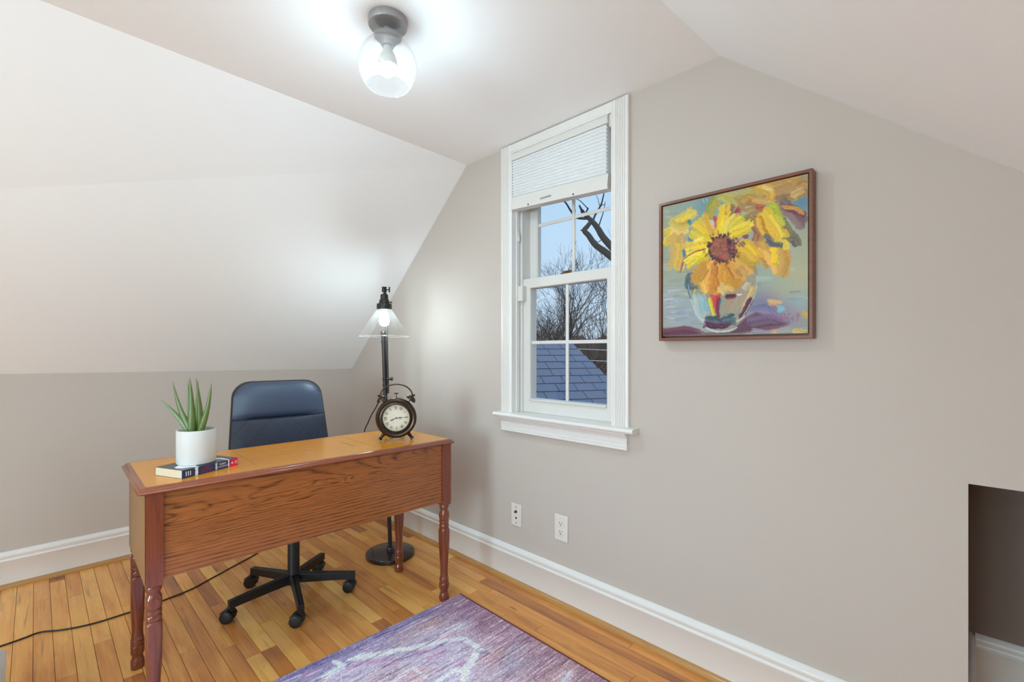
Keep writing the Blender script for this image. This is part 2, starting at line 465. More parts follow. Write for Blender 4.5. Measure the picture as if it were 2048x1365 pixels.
HB = .178
def bb_profile(tb=.014):
    # (distance from wall, height)
    return [(0,0),(tb,0),(tb,.128),(tb+.003,.131),(tb+.003,.137),(tb-.001,.140),(tb-.002,.145),(tb+.002,.152),(tb+.003,.160),(tb+.001,.167),(.008,.172),(.006,.176),(.0,HB)]
def baseboard(name, axis, a0, a1, at, sign, label):
    mb = MB()
    if axis == 'x':      # runs along x on a wall facing -y
        mb.prism([(at - sign*d, z) for d, z in bb_profile()], a0, a1, 'x')
    else:
        mb.prism([(at + sign*d, z) for d, z in bb_profile()], a0, a1, 'y')
    return struct(mb, name, M['trim'], label, 'baseboard', smooth=50)
baseboard('baseboard_back', 'x', .0, NX0-.004, 0, 1, 'tall white baseboard along the gable wall')
baseboard('baseboard_left', 'y', YB, -.0145, 0, 1, 'tall white baseboard along the low knee wall')
mb = MB(); mb.prism([(.62 - d, z) for d, z in bb_profile()], NX0+.015, NX1, 'x')
mb.prism([(NX0 + d, z) for d, z in bb_profile()], .01, .62, 'y')
struct(mb, 'baseboard_recess', M['trim'], 'white baseboard inside the low dark opening', 'baseboard', smooth=50)
mb = MB(); mb.prism([(-1.812 + d, z) for d, z in bb_profile(.017)], 1.105, 1.42, 'x')
mb.prism([(1.12 - d, z) for d, z in bb_profile(.015)], -1.93, -1.812, 'y')
struct(mb, 'baseboard_partition', M['trim'], 'white baseboard corner at the lower left edge', 'baseboard', smooth=50)

def shoe_profile():
    return [(0,0),(.020,0),(.0195,.006),(.0165,.012),(.011,.017),(.005,.020),(0,.021)]
mb = MB(); mb.prism([(-.0135 - d, z) for d, z in shoe_profile()], .0145, NX0-.004, 'x')
struct(mb, 'trim_2', M['shoe'], 'honey wood shoe moulding at the foot of the gable wall baseboard', 'trim', smooth=60)
mb = MB(); mb.prism([(.0135 + d, z) for d, z in shoe_profile()], YB, -.0145, 'y')
struct(mb, 'trim_3', M['shoe_y'], 'honey wood shoe moulding at the foot of the knee wall baseboard', 'trim', smooth=60)

# ------------------------------------------------------------------ window
win = empty('window_1', ((WX0+WX1)/2, 0, WZ0)); tag(win, 'white double hung window with reeded casing in the gable wall', 'window', kind='structure')
def wpart(mb, name, mat=None, parent=None, **kw):
    o = mb.build(name, mat or M['trim'], parent or win, world=True if parent is None else False, **kw)
    if parent is not None: o.matrix_parent_inverse = Matrix.Identity(4)
    return o
def reeds(x0, x1, d=.02):
    # profile (x, y) of a reeded casing, front at y=-d
    n = 5; w = x1-x0; flat = w*.2
    p = [(x0, 0), (x0, -d+.003), (x0+.003, -d)]
    a = x0+flat; step = (w-2*flat)/n
    p.append((a, -d))
    for i in range(n):
        s = a+i*step
        p += [(s+.0008, -d+.004), (s+step*.3, -d-.0003), (s+step*.7, -d-.0003), (s+step-.0008, -d+.004)]
    p += [(x1-flat, -d), (x1-.003, -d), (x1, -d+.003), (x1, 0)]
    return p
CX0, CX1 = 1.684, 2.434
mb = MB(); mb.prism(reeds(CX0, WX0, .02), .866, 2.236, 'z'); wpart(mb, 'casing_left', smooth=45)
mb = MB(); mb.prism(reeds(WX1, CX1, .02), .866, 2.236, 'z'); wpart(mb, 'casing_right', smooth=45)
mb = MB(); mb.box(WX0, WX1, -.019, 0, 2.199, 2.236); wpart(mb, 'casing_head', bevel=.002)
# jamb boards
mb = MB(); mb.box(WX0, WX0+.008, -.018, .147, .866, 2.199); mb.box(WX1-.008, WX1, -.018, .147, .866, 2.199); mb.box(WX0+.008, WX1-.008, -.018, .147, 2.190, 2.199)
mb.box(WX0+.008, WX0+.014, .012, .03, .866, 2.19); mb.box(WX1-.014, WX1-.008, .012, .03, .866, 2.19)
wpart(mb, 'jamb', bevel=.001)
# stool (sill board) and apron
mb = MB()
prof = [(.06,.843),(-.046,.843),(-.053,.846),(-.057,.851),(-.058,.856),(-.056,.861),(-.051,.8645),(-.045,.866),(.06,.866)]
mb.prism([(y,z) for y,z in prof if True], WX0, WX1, 'x')
prof2 = [(0,.843)] + prof[1:-1] + [(0,.866)]
mb.prism(prof2, 1.662, WX0, 'x'); mb.prism(prof2, WX1, 2.475, 'x')
wpart(mb, 'stool', smooth=50)
mb = MB()
prof = [(0,.843),(-.040,.843),(-.040,.838),(-.034,.834),(-.027,.826),(-.023,.818),(-.021,.816),(-.021,.813),(-.024,.811),(-.024,.800),(-.021,.799),(-.021,.797),(-.023,.796),(-.023,.784),(-.020,.783),(-.020,.781),(-.023,.780),(-.023,.772),(-.018,.768),(0,.768)]
mb.prism(prof, 1.69, 2.43, 'x'); wpart(mb, 'apron', smooth=30)
# sloping sill behind the lower sash
mb = MB(); mb.prism([(.0605,.845),(.17,.835),(.17,.815),(.0605,.82)], WX0+.008, WX1-.008, 'x'); wpart(mb, 'outer_sill')
# jamb track liners
SX0, SX1 = 1.776, 2.330
mb = MB()
mb.box(WX0+.008, SX0, .052, .142, .866, 2.19); mb.box(SX1, WX1-.008, .052, .142, .866, 2.19)
mb.box(WX0+.008, SX0+.002, .044, .0515, .866, 2.19); mb.box(SX1-.002, WX1-.008, .044, .0515, .866, 2.19)
wpart(mb, 'track_liner', M['vinyl'], bevel=.001)
def sash(name, x0, x1, z0, z1, y0, y1, st, rt, rb, gy, gx_mid, gz_mid):
    mb = MB()
    # mitred frame with a small bevel to the glass
    def ring(a, b, y):   # inset a on stiles etc
        return [(x0+a, y, z0+b[0]), (x1-a, y, z0+b[0]), (x1-a, y, z1-b[1]), (x0+a, y, z1-b[1])]
    z = (0, 0)
    mb.rings([ring(0,(0,0),y0), ring(st,(rb,rt),y0), ring(st+.004,(rb+.004,rt+.004),y0+.006), ring(st+.004,(rb+.004,rt+.004),y1), ring(0,(0,0),y1)], closed=True)
    o = wpart(mb, name, M['vinyl'], smooth=20, bevel=.0008)
    a0, a1, c0, c1 = x0+st+.004, x1-st-.004, z0+rb+.004, z1-rt-.004
    mg = MB(); mg.box(gx_mid-.0085, gx_mid+.0085, gy-.011, gy-.003, c0, c1)
    for zz in gz_mid: 
        mg.box(a0, gx_mid-.0085, gy-.0105, gy-.0035, zz-.0085, zz+.0085); mg.box(gx_mid+.0085, a1, gy-.0105, gy-.0035, zz-.0085, zz+.0085)
    g = mg.build('muntin', M['vinyl'], o, bevel=.0025)
    mp = MB(); mp.box(a0-.002, a1+.002, gy, gy+.003, c0-.002, c1+.002)
    p = mp.build('pane', M['glass_pane'], o, smooth=0)
    return o
ls = sash('lower_sash', SX0, SX1, .8665, 1.552, .053, .104, .044, .046, .0675, .076, 2.053, [1.224])
mb = MB(); mb.prism([(.053,.926),(.040,.930),(.040,.934),(.053,.940)], SX0+.05, SX1-.045, 'x'); mb.build('lift_rail', M['vinyl'], ls, bevel=.001)
us = sash('upper_sash', SX0, SX1, 1.515, 2.185, .107, .138, .046, .046, .046, .126, 2.053, [1.835])
mb = MB(); mb.box(2.02, 2.07, .056, .082, 1.5525, 1.558); mb.lathe([(.0,1.558),(.016,1.558),(.016,1.564),(.006,1.568),(.0,1.568)], 16, c=(2.045,.069)); mb.box(2.045,2.078,.060,.070,1.560,1.567)
mb.build('sash_lock', M['brass'], ls, bevel=.001)
mb = MB(); mb.box(1.7632, 1.80, .022, .052, 1.437, 1.515); wpart(mb, 'vent_stop', M['vinyl'], bevel=.002)
mb = MB(); mb.box(1.7632, 1.772, .020, .034, 1.745, 1.795); mb.box(1.764, 1.776, .022, .032, 1.748, 1.772); wpart(mb, 'tilt_hook', M['vinyl'], bevel=.0015)

# blind
bl = empty('window_blind', (2.05, -.01, 2.19)); tag(bl, 'white cellular shade half lowered in the top of the window', 'blind')
mb = MB(); prof = [(-.024,2.150),(.026,2.150),(.026,2.189),(-.018,2.189),(-.024,2.184),(-.027,2.170)]
mb.prism(prof, 1.7635, 2.338, 'x'); mb.build('headrail', M['vinyl'], bl, world=True, bevel=.002)
mb = MB(); mb.box(2.3385, 2.3515, -.012, .02, 2.135, 2.189); mb.build('end_bracket', M['vinyl'], bl, world=True, bevel=.001)
def tilt(x): return -.030*(x-1.765)/(2.335-1.765)
t = NT('shade_fabric'); 
df = t.n('ShaderNodeBsdfDiffuse'); df.inputs[0].default_value = (.92,.92,.92,1)
tl = t.n('ShaderNodeBsdfTranslucent'); tl.inputs[0].default_value = (.85,.86,.88,1)
mx = t.n('ShaderNodeMixShader'); mx.inputs[0].default_value = .15; t.l(df.outputs[0], mx.inputs[1]); t.l(tl.outputs[0], mx.inputs[2]); t.l(mx.outputs[0], t.out.inputs[0])
M['fabric'] = t.m
mb = MB(); n = 13; zt, zb = 2.150, 1.966
loops = []
for x in (1.770, 2.331):
    f = []; b = []
    for k in range(n*4+1):
        s = k/(n*4); ph = (k % 4)/4
        bulge = abs(math.sin(math.pi*k/4))
        f.append((x, -.012 - .013*bulge, zt + (zb + tilt(x) - zt)*s)); b.append((x, .010 + .013*bulge, zt + (zb + tilt(x) - zt)*s))
    loops.append(f + b[::-1])
mb.rings(loops); mb.build('pleated_fabric', M['fabric'], bl, world=True, smooth=0)
mb = MB(); vs = []
prof = [(-.018,.066),(-.024,.040),(-.027,.012),(-.024,.0),(.022,.0),(.024,.012),(.022,.066)]
mb.rings([[(x, y, 1.900 + z + tilt(x)) for y, z in prof] for x in (1.7635, 2.339)])
mb.build('bottom_rail', M['vinyl'], bl, world=True, bevel=.0015)
mb = MB()
for x in (1.885, 2.16):
    mb = MB(); mb.box(x-.003, x+.003, -.0285, -.0262, 1.905+tilt(x), 1.911+tilt(x)); mb.build('rail_clip', M['dark'], bl, world=True)
mb = MB(); mb.box(1.965, 2.03, -.0315, -.0262, 1.921+tilt(2), 1.927+tilt(2)); mb.build('pull_tab', M['canopy'], bl, world=True, bevel=.001)

# ------------------------------------------------------------------ wall plates
pl = empty('cable_plate', (1.782, 0, .344)); tag(pl, 'narrow almond wall plate with brass cable connector, left of the power outlet', 'wall plate')
mb = MB(); mb.box(-.0345,.0345,-.006,-.0002,-.057,.057); mb.build('plate', M['plate'], pl, bevel=.003, seg=3)
mb = MB(); mb.M = Matrix.Translation((0,-.006,.017)) @ Matrix.Rotation(R(90),4,'X'); mb.lathe([(.0075,0),(.0075,.003),(.0048,.003),(.0048,.011),(.002,.011)], 12); mb.build('cable_connector', M['brass'], pl)
for z, r, nm_ in ((.041,.003,'screw'),(-.041,.003,'screw'),(-.0155,.0055,'jack_hole')):
    mb = MB(); mb.M = Matrix.Translation((0,-.006,z)) @ Matrix.Rotation(R(90),4,'X'); mb.lathe([(r,-.0005),(r,.0006),(r*.5,.0009)], 12); mb.build(nm_, M['dark'], pl)
pl = empty('outlet_plate', (2.073, 0, .354)); tag(pl, 'almond duplex power outlet below the window, right of the cable plate', 'outlet')
mb = MB(); mb.box(-.0385,.0385,-.006,-.0002,-.0605,.0605); mb.build('plate', M['plate'], pl, bevel=.003, seg=3)
for dz in (.0205, -.0205):
    mb = MB(); p = [(x, z) for x, z in arc(0,0,.0165,-45,225,24)]
    pts = [(max(-.0165,min(.0165,.0172*math.cos(a))), max(-.0135,min(.0135,.0172*math.sin(a)))) for a in [2*math.pi*k/36 for k in range(36)]]
    mb.prism([(x, z+dz) for x, z in pts], -.0082, -.0055, 'y'); rc = mb.build('receptacle', M['plate'], pl, bevel=.0006)
    mb = MB(); mb.box(-.0078,-.0052,-.0086,-.0080,dz-.001,dz+.008); mb.box(.0048,.0070,-.0086,-.0080,dz,dz+.007)
    mb.M = Matrix.Translation((0,-.0081,dz-.0065)) @ Matrix.Rotation(R(90),4,'X'); mb.lathe([(.0026,-.0002),(.0026,.0005)], 12)
    mb.build('slot', M['dark'], rc, smooth=0)
mb = MB(); mb.M = Matrix.Translation((0,-.006,0)) @ Matrix.Rotation(R(90),4,'X'); mb.lathe([(.0028,-.0005),(.0028,.0008),(.001,.0012)], 12); mb.build('screw', M['plate'], pl)

# ------------------------------------------------------------------ painting
def homography(src, dst):
    A = []
    for (x, y), (u, v) in zip(src, dst):
        A.append([x,y,1,0,0,0,-u*x,-u*y,-u]); A.append([0,0,0,x,y,1,-v*x,-v*y,-v])
    _, _, vt = np.linalg.svd(np.array(A, float)); return vt[-1].reshape(3,3)

class Painter:
    def __init__(s, W, H, Hm, bg):
        s.W, s.H, s.Hm = W, H, Hm
        s.img = np.zeros((H, W, 3)); s.img[:] = np.array(bg, float); s.h = np.zeros((H, W))
        s.rs = np.random.RandomState(5)
        s.yy, s.xx = np.mgrid[0:H, 0:W].astype(float)
    def T(s, p):
        q = s.Hm @ np.array([p[0], p[1], 1.0]); return np.array([q[0]/q[2]*s.W, q[1]/q[2]*s.H])
    def blob(s, c, r, colr, a=.8, asp=1.0, ang=0):
        c = s.T(c); dx = s.xx-c[0]; dy = s.yy-c[1]; ca, sa = math.cos(R(ang)), math.sin(R(ang))
        u = (dx*ca+dy*sa)/asp; v = -dx*sa+dy*ca
        m = np.exp(-((u*u+v*v)/(r*r*.55)))*a
        s.img += (np.array(colr)-s.img)*m[..., None]
    def stroke(s, pts, w, colr, a=.95, taper=(1.0, .5), var=12, hgt=.6):
        if w > 6:      # a broad dab is laid down as several ragged passes
            n = 5
            for k in range(n):
                o = (k/(n-1)-.5)*w*2.0 + s.rs.randn()*w*.25
                d = np.array(pts[-1], float)-np.array(pts[0], float); L = np.hypot(*d)+1e-9; nn = np.array((-d[1], d[0]))/L
                sh = s.rs.uniform(-.10, .10, 2)
                q = [np.array(p, float)+nn*o+s.rs.randn(2)*w*.22 for p in pts]
                q[0] = q[0]+d*sh[0]; q[-1] = q[-1]+d*(sh[1] if taper[1] > .6 else sh[1]-abs(o)/w*.18)
                s.stroke1([tuple(x) for x in q], w*.52, np.array(colr)+s.rs.randn()*11+s.rs.randn(3)*5, a*s.rs.uniform(.72, 1.0), taper, var, hgt)
            return
        s.stroke1(pts, w, colr, a, taper, var, hgt)
    def stroke1(s, pts, w, colr, a=.95, taper=(1.0, .5), var=12, hgt=.6):
        P = [s.T(p) for p in pts]
        n = len(P); lens = [np.hypot(*(P[i+1]-P[i])) for i in range(n-1)]; tot = sum(lens) + 1e-9
        x0 = int(max(0, min(p[0] for p in P)-w-3)); x1 = int(min(s.W, max(p[0] for p in P)+w+4))
        y0 = int(max(0, min(p[1] for p in P)-w-3)); y1 = int(min(s.H, max(p[1] for p in P)+w+4))
        if x1 <= x0 or y1 <= y0: return
        X = s.xx[y0:y1, x0:x1]; Y = s.yy[y0:y1, x0:x1]
        bd = np.full(X.shape, 1e9); bt = np.zeros(X.shape); bs = np.zeros(X.shape); acc = 0
        for i in range(n-1):
            d = P[i+1]-P[i]; L2 = d@d + 1e-9
            t = np.clip(((X-P[i][0])*d[0]+(Y-P[i][1])*d[1])/L2, 0, 1)
            px = X-P[i][0]-t*d[0]; py = Y-P[i][1]-t*d[1]; ds = np.hypot(px, py)
            sg = (d[0]*py-d[1]*px)/math.sqrt(L2)
            m = ds < bd
            bd = np.where(m, ds, bd); bt = np.where(m, (acc+t*lens[i])/tot, bt); bs = np.where(m, sg, bs); acc += lens[i]
        ww = w*(taper[0]+(taper[1]-taper[0])*bt)*.5*np.minimum(1, .55+3*np.minimum(bt, 1-bt)+.2)
        br = s.rs.randn(64); k = np.clip((bs/w+.6)*40, 0, 62.9); k0 = k.astype(int); bn = br[k0]*(1-(k-k0))+br[k0+1]*(k-k0)
        edge = np.clip((ww-bd)/1.2+.5+.35*bn, 0, 1)
        al = edge*a*np.clip(1-.12*np.abs(bn), .4, 1)
        cc = np.array(colr)[None, None, :]+bn[..., None]*var+ (s.rs.randn(*X.shape)*3)[..., None]
        s.img[y0:y1, x0:x1] += (cc-s.img[y0:y1, x0:x1])*al[..., None]
        s.h[y0:y1, x0:x1] = s.h[y0:y1, x0:x1]*(1-al*.7)+al*hgt*(.6+.35*bn)
    def poly(s, pts, colr, a=1.0, soft=1.0, var=8):
        P = np.array([s.T(p) for p in pts]); ins = np.zeros(s.xx.shape, bool); n = len(P); j = n-1; dmin = np.full(s.xx.shape, 1e9)
        for i in range(n):
            xi, yi = P[i]; xj, yj = P[j]
            c = ((yi > s.yy) != (yj > s.yy)) & (s.xx < (xj-xi)*(s.yy-yi)/(yj-yi+1e-12)+xi); ins ^= c
            d = P[j]-P[i]; t = np.clip(((s.xx-xi)*d[0]+(s.yy-yi)*d[1])/(d@d+1e-9), 0, 1)
            dmin = np.minimum(dmin, np.hypot(s.xx-xi-t*d[0], s.yy-yi-t*d[1])); j = i
        sd = np.where(ins, dmin, -dmin); al = np.clip(sd/soft+.5, 0, 1)*a
        s.img += (np.array(colr)+s.rs.randn(*s.xx.shape)[..., None]*var-s.img)*al[..., None]
    def curve(s, pts, n=6): return [tuple(q[:2]) for q in spline([(p[0], p[1], 0) for p in pts], n)]

def srgb2lin(a):
    a = np.clip(a, 0, 255)/255.0
    return np.where(a <= .04045, a/12.92, ((a+.055)/1.055)**2.4)

def painted_grid(name, img, hgt, place, gain):
    """grid mesh carrying pigment colours per vertex; place(u,v,h)->xyz arrays (u right, v down)"""
    H, W, _ = img.shape
    u, v = np.meshgrid((np.arange(W)+.0)/(W-1), (np.arange(H)+.0)/(H-1))
    P = place(u, v, hgt).reshape(-1, 3)
    idx = np.arange(W*H).reshape(H, W)
    quads = np.stack([idx[:-1,:-1], idx[1:,:-1], idx[1:,1:], idx[:-1,1:]], -1).reshape(-1, 4)
    me = bpy.data.meshes.new(name)
    me.vertices.add(W*H); me.vertices.foreach_set('co', P.astype(np.float32).ravel())
    nq = len(quads); me.loops.add(nq*4); me.loops.foreach_set('vertex_index', quads.astype(np.int32).ravel())
    me.polygons.add(nq); me.polygons.foreach_set('loop_start', (np.arange(nq)*4).astype(np.int32))
    me.polygons.foreach_set('use_smooth', np.ones(nq, bool))
    me.update(); me.validate()
    ca = me.color_attributes.new('pigment', 'FLOAT_COLOR', 'POINT')
    lc = np.ones((W*H, 4)); lc[:, :3] = np.clip(srgb2lin(img)*gain, 0, .92).reshape(-1, 3)
    ca.data.foreach_set('color', lc.astype(np.float32).ravel())
    return me

def build_painting():
    Wc, Hc = 310, 316
    Hm = homography([(115,352),(117,1215),(1088,1187),(1093,120)], [(0,0),(0,1),(1,1),(1,0)])
    p = Painter(Wc, Hc, Hm, (158,162,142))
    # ground tones
    for c, r, k, a, asp, ang in [((180,420),50,(150,158,138),.9,1,0),((420,330),36,(104,144,160),.9,1.6,-20),((250,330),30,(140,160,150),.8,1,0),
        ((160,1000),70,(164,172,174),.9,1.2,0),((300,1080),50,(150,164,176),.8,1.4,0),((960,620),80,(168,174,150),.9,1,0),((960,900),70,(160,172,152),.9,1,0),
        ((1050,310),34,(92,136,156),.95,1,0),((700,230),26,(104,148,166),.9,1.3,0),((840,820),60,(156,170,156),.8,1,0),((1060,780),60,(184,178,140),.8,1,0),
        ((880,990),30,(206,168,118),.75,2,10),((1000,980),26,(140,178,190),.7,1.5,0),((780,990),34,(110,118,156),.8,1.6,25),((840,1080),40,(138,122,150),.85,2,10)]:
        p.blob(c, r, k, a, asp, ang)
    rs = np.random.RandomState(3)
    for k in range(150):   # loose horizontal brushing in the ground
        x = rs.uniform(120, 1085); y = rs.uniform(330, 1150); L = rs.uniform(30, 110)
        c = p.T((x, y)); ix = int(np.clip(c[0], 0, Wc-1)); iy = int(np.clip(c[1], 0, Hc-1))
        colr = p.img[iy, ix] + rs.uniform(-14, 14) + rs.uniform(-6, 6, 3)
        p.stroke([(x-L/2, y+rs.uniform(-8,8)), (x+L/2, y+rs.uniform(-14,14))], rs.uniform(4, 9), colr, .55, (1,.8), 5, .2)
    for k in range(26):
        x = rs.uniform(120, 240); y = rs.uniform(880, 1110); L = rs.uniform(30, 80)
        p.stroke([(x-L/2, y), (x+L/2, y+rs.uniform(-12,4))], rs.uniform(2, 4), rs.choice([0,1]) and (196,200,204) or (134,142,160), .6, (1,.5), 6, .3)
    # table shadow
    p.poly([(117,1160),(300,1150),(380,1190),(560,1180),(660,1090),(740,1050),(800,1070),(960,1120),(900,1140),(640,1190),(300,1205),(117,1215)], (92,52,72), .92, 7, 8)
    p.stroke([(120,1185),(260,1160),(380,1175)], 14, (104,58,80), .9)
    p.stroke([(690,1110),(840,1085),(960,1115)], 18, (116,92,128), .75); p.stroke([(700,1030),(800,1010),(900,1060)], 12, (112,116,158), .75)
    p.stroke([(780,1150),(940,1130)], 10, (104,62,84), .8); p.stroke([(840,1000),(900,1040)], 6, (150,96,84), .6)
    for a_, b_, k in [((1050,1050),(1085,1080),(204,166,84)),((990,1170),(1085,1180),(212,176,96)),((850,1175),(960,1160),(190,160,110)),((820,975),(920,985),(214,172,120)),((890,1020),(930,1030),(120,186,206)),((720,1170),(840,1182),(150,134,150)),((880,1180),(985,1150),(168,170,166))]:
        p.stroke([a_, b_], 12, k, .85)
    # upper right: ochre flower head
    for pts, w, k in [([(720,250),(860,200),(1060,170)],34,(196,158,82)),([(700,300),(820,250),(980,180)],26,(180,144,76)),([(860,290),(960,250),(1085,190)],36,(186,148,84)),
        ([(860,300),(1000,260),(1085,230)],26,(168,134,84)),([(560,330),(680,280),(780,300)],28,(172,146,82)),([(520,290),(620,260),(720,240)],18,(186,168,100)),
        ([(900,320),(1000,400),(1060,470)],30,(112,88,84)),([(940,340),(1040,380),(1070,400)],16,(128,72,88)),([(930,345),(1010,355),(1062,388)],8,(206,150,70)),
        ([(900,430),(960,520),(1030,600)],22,(108,98,86)),([(880,420),(940,500),(980,560)],22,(134,110,80)),([(660,300),(720,300),(760,320)],20,(206,160,66)),
        ([(690,320),(760,350),(800,350)],14,(178,92,58)),([(720,300),(800,308),(870,306)],12,(212,168,104)),([(750,220),(830,240),(840,290)],22,(222,178,72)),([(790,210),(850,230)],10,(226,196,124)),
        ([(560,400),(640,360),(720,340)],22,(168,140,84)),([(700,400),(780,390),(830,400)],20,(164,132,76)),([(720,430),(750,520),(740,580)],16,(170,96,62)),([(640,430),(700,420),(740,440)],18,(150,122,70)),
        ([(760,440),(800,520),(780,600)],26,(176,136,76)),([(860,340),(880,390),(920,470)],18,(164,182,44)),([(830,330),(880,345)],9,(176,190,60)),([(890,420),(930,480)],9,(190,200,60)),
        ([(980,270),(1060,220)],14,(200,166,100)),([(900,540),(1000,540),(1030,590)],14,(122,110,90))]:
        p.stroke(p.curve(pts), w*.95, k, .92)
    # right drooping flower
    for pts, w, k in [([(790,400),(840,470),(920,570)],30,(228,188,44)),([(770,420),(800,500),(850,560)],20,(214,166,50)),([(830,420),(890,500),(910,560)],12,(240,206,70)),
        ([(760,600),(800,680),(830,750)],24,(208,158,70)),([(820,640),(870,720),(890,770)],30,(214,166,66)),([(880,590),(890,660),(880,720)],30,(234,198,36)),([(915,640),(930,720),(905,815)],22,(206,158,76)),
        ([(820,560),(850,590),(920,600)],14,(92,96,100)),([(800,540),(840,560)],10,(110,100,96)),([(760,620),(780,690)],8,(226,190,90))]:
        p.stroke(p.curve(pts), w*.95, k, .95)
    # left petals
    for pts, w, k in [([(200,470),(260,430),(335,378)],22,(226,190,62)),([(150,530),(220,470),(280,440)],30,(212,176,72)),([(135,600),(160,560),(188,538)],16,(230,200,40)),([(170,480),(240,500),(290,480)],24,(204,172,80)),
        ([(200,560),(210,650),(190,750)],38,(206,164,80)),([(240,600),(240,680),(215,770)],22,(214,168,66)),([(125,520),(170,500)],12,(214,184,70)),([(240,440),(300,385)],10,(240,206,54)),([(250,720),(235,780)],5,(150,70,60))]:
        p.stroke(p.curve(pts), w*.95, k, .92)
    p.stroke([(255,640),(265,700)], 8, (74,120,140), .9); p.stroke([(290,560),(320,590)], 8, (70,120,150), .8); p.stroke([(290,440),(300,470)], 8, (70,128,150), .7)
    # behind the main flower
    for pts, w, k in [([(470,300),(440,360),(420,420)],24,(170,160,60)),([(500,270),(560,300),(600,360)],20,(180,168,84)),([(560,350),(540,420),(560,470)],22,(122,86,92)),([(620,365),(590,410),(560,440)],9,(168,52,96)),
        ([(480,430),(470,480),(480,520)],18,(178,62,64)),([(520,350),(500,400)],10,(140,70,70)),([(640,410),(630,460)],14,(150,190,80)),([(600,430),(580,470)],10,(80,110,130)),([(410,470),(440,460),(450,500)],16,(196,190,176)),([(650,530),(680,560)],10,(120,70,90))]:
        p.stroke(p.curve(pts), w*.95, k, .9)
    # vase
    body = [(285,800),(283,870),(300,960),(330,1050),(380,1120),(440,1165),(520,1180),(600,1150),(660,1085),(710,1000),(740,910),(742,800),(715,700),(600,690),(400,740)]
    p.poly(body, (152,146,122), .85, 3, 8)
    for pts, w, k, a in [([(300,800),(290,870),(345,890)],34,(92,112,116),.9),([(360,940),(380,1020),(400,1080)],46,(158,184,190),.85),([(330,960),(350,1060),(400,1120)],18,(182,190,186),.9),([(385,980),(395,1040)],14,(120,182,200),.8),
        ([(640,870),(610,960),(560,1040)],60,(158,140,112),.8),([(690,860),(660,900)],26,(186,172,140),.9),([(720,890),(700,930),(640,1080)],22,(204,168,104),.9),([(705,960),(670,1030),(630,1085)],22,(84,36,70),.95),
        ([(480,890),(465,960),(470,1030)],34,(204,62,66),.95),([(490,960),(480,1040),(490,1090)],16,(128,48,72),.9),([(500,970),(492,1010)],9,(60,110,140),.9),([(430,960),(450,1040),(465,1085)],14,(196,188,44),.95),([(330,900),(320,940)],9,(196,186,70),.9),
        ([(420,1110),(520,1120),(600,1090)],40,(74,84,100),.85),([(520,1105),(600,1095)],24,(72,104,116),.9),([(400,1130),(480,1140),(560,1130)],22,(82,34,66),.9),([(540,945),(605,940)],16,(92,30,48),.95),([(612,935),(640,931)],6,(236,236,230),1),
        ([(560,950),(580,960)],8,(140,40,60),.9),([(520,1050),(560,1060)],8,(120,150,170),.7)]:
        p.stroke(p.curve(pts), w*.55, k, a)
    for pts, w, k in [([(283,860),(300,960),(340,1060),(400,1130)],3.2,(190,200,204)),([(400,1150),(470,1178),(560,1172),(610,1150)],4,(214,218,220)),([(742,760),(738,900),(690,1010),(640,1090)],3,(176,190,176)),([(278,830),(284,900),(300,960)],4,(60,92,116)),([(610,1110),(660,1080)],3,(214,214,226)),([(720,700),(745,800)],4,(128,130,96))]:
        p.stroke(p.curve(pts), w, k, .85, (1,.8), 4)
    # lower ochre petals
    for pts, w, k in [([(430,740),(370,800),(330,850)],44,(206,146,50)),([(450,740),(410,820),(380,900)],42,(214,152,52)),([(480,740),(460,830),(430,920)],44,(208,146,48)),([(510,740),(500,830),(500,905)],46,(204,136,40)),([(550,730),(560,820),(560,890)],46,(212,148,46)),
        ([(570,720),(620,780),(600,860)],44,(208,144,52)),([(600,690),(660,740),(700,790)],40,(210,152,60)),([(620,640),(680,680),(770,700)],36,(222,166,58)),([(640,590),(710,640),(752,680)],30,(232,182,48)),([(620,760),(660,810)],24,(196,152,84)),
        ([(500,880),(540,910)],20,(222,190,110)),([(380,850),(400,920)],16,(226,178,80)),([(540,880),(590,900)],14,(220,180,90)),([(480,750),(470,820)],6,(170,96,50)),([(550,750),(590,830)],6,(176,104,44)),([(420,770),(370,850)],6,(186,120,50))]:
        p.stroke(p.curve(pts), w*.86, k, .95)
    # bright radiating petals
    for pts, w, k in [([(500,540),(515,440),(532,330)],26,(238,200,36)),([(515,500),(530,400)],12,(246,216,60)),([(470,550),(410,480),(370,410)],24,(222,186,60)),([(440,560),(380,490),(330,450)],26,(234,196,44)),([(430,580),(360,545),(295,520)],24,(236,200,40)),
        ([(420,600),(350,600),(275,610)],20,(230,192,50)),([(405,625),(340,640),(275,660)],20,(240,206,44)),([(400,660),(330,690),(262,725)],26,(240,206,34)),([(330,700),(275,745)],14,(228,196,60)),([(545,520),(590,460),(640,410)],26,(226,196,60)),([(570,530),(630,490),(715,450)],26,(232,200,58)),
        ([(590,540),(650,520),(700,490)],18,(242,208,40)),([(530,520),(560,440),(600,400)],18,(214,190,70)),([(380,560),(320,580)],12,(246,214,80)),([(450,520),(400,440),(400,390)],14,(214,168,60)),([(640,590),(680,600),(740,660)],16,(240,196,40))]:
        p.stroke(p.curve(pts), w*.86, k, .96, (1,.45), 16, 1.0)
    p.stroke(p.curve([(400,630),(330,650),(280,680),(245,710)]), 4, (126,50,66), .9); p.stroke([(640,585),(665,610)], 10, (110,100,76), .9); p.stroke([(600,570),(640,580)], 8, (196,140,130), .7)
    # seed head
    p.poly([(430,600),(470,550),(540,540),(590,570),(606,630),(580,690),(520,716),(450,700),(420,650)], (134,78,60), .95, 5, 10)
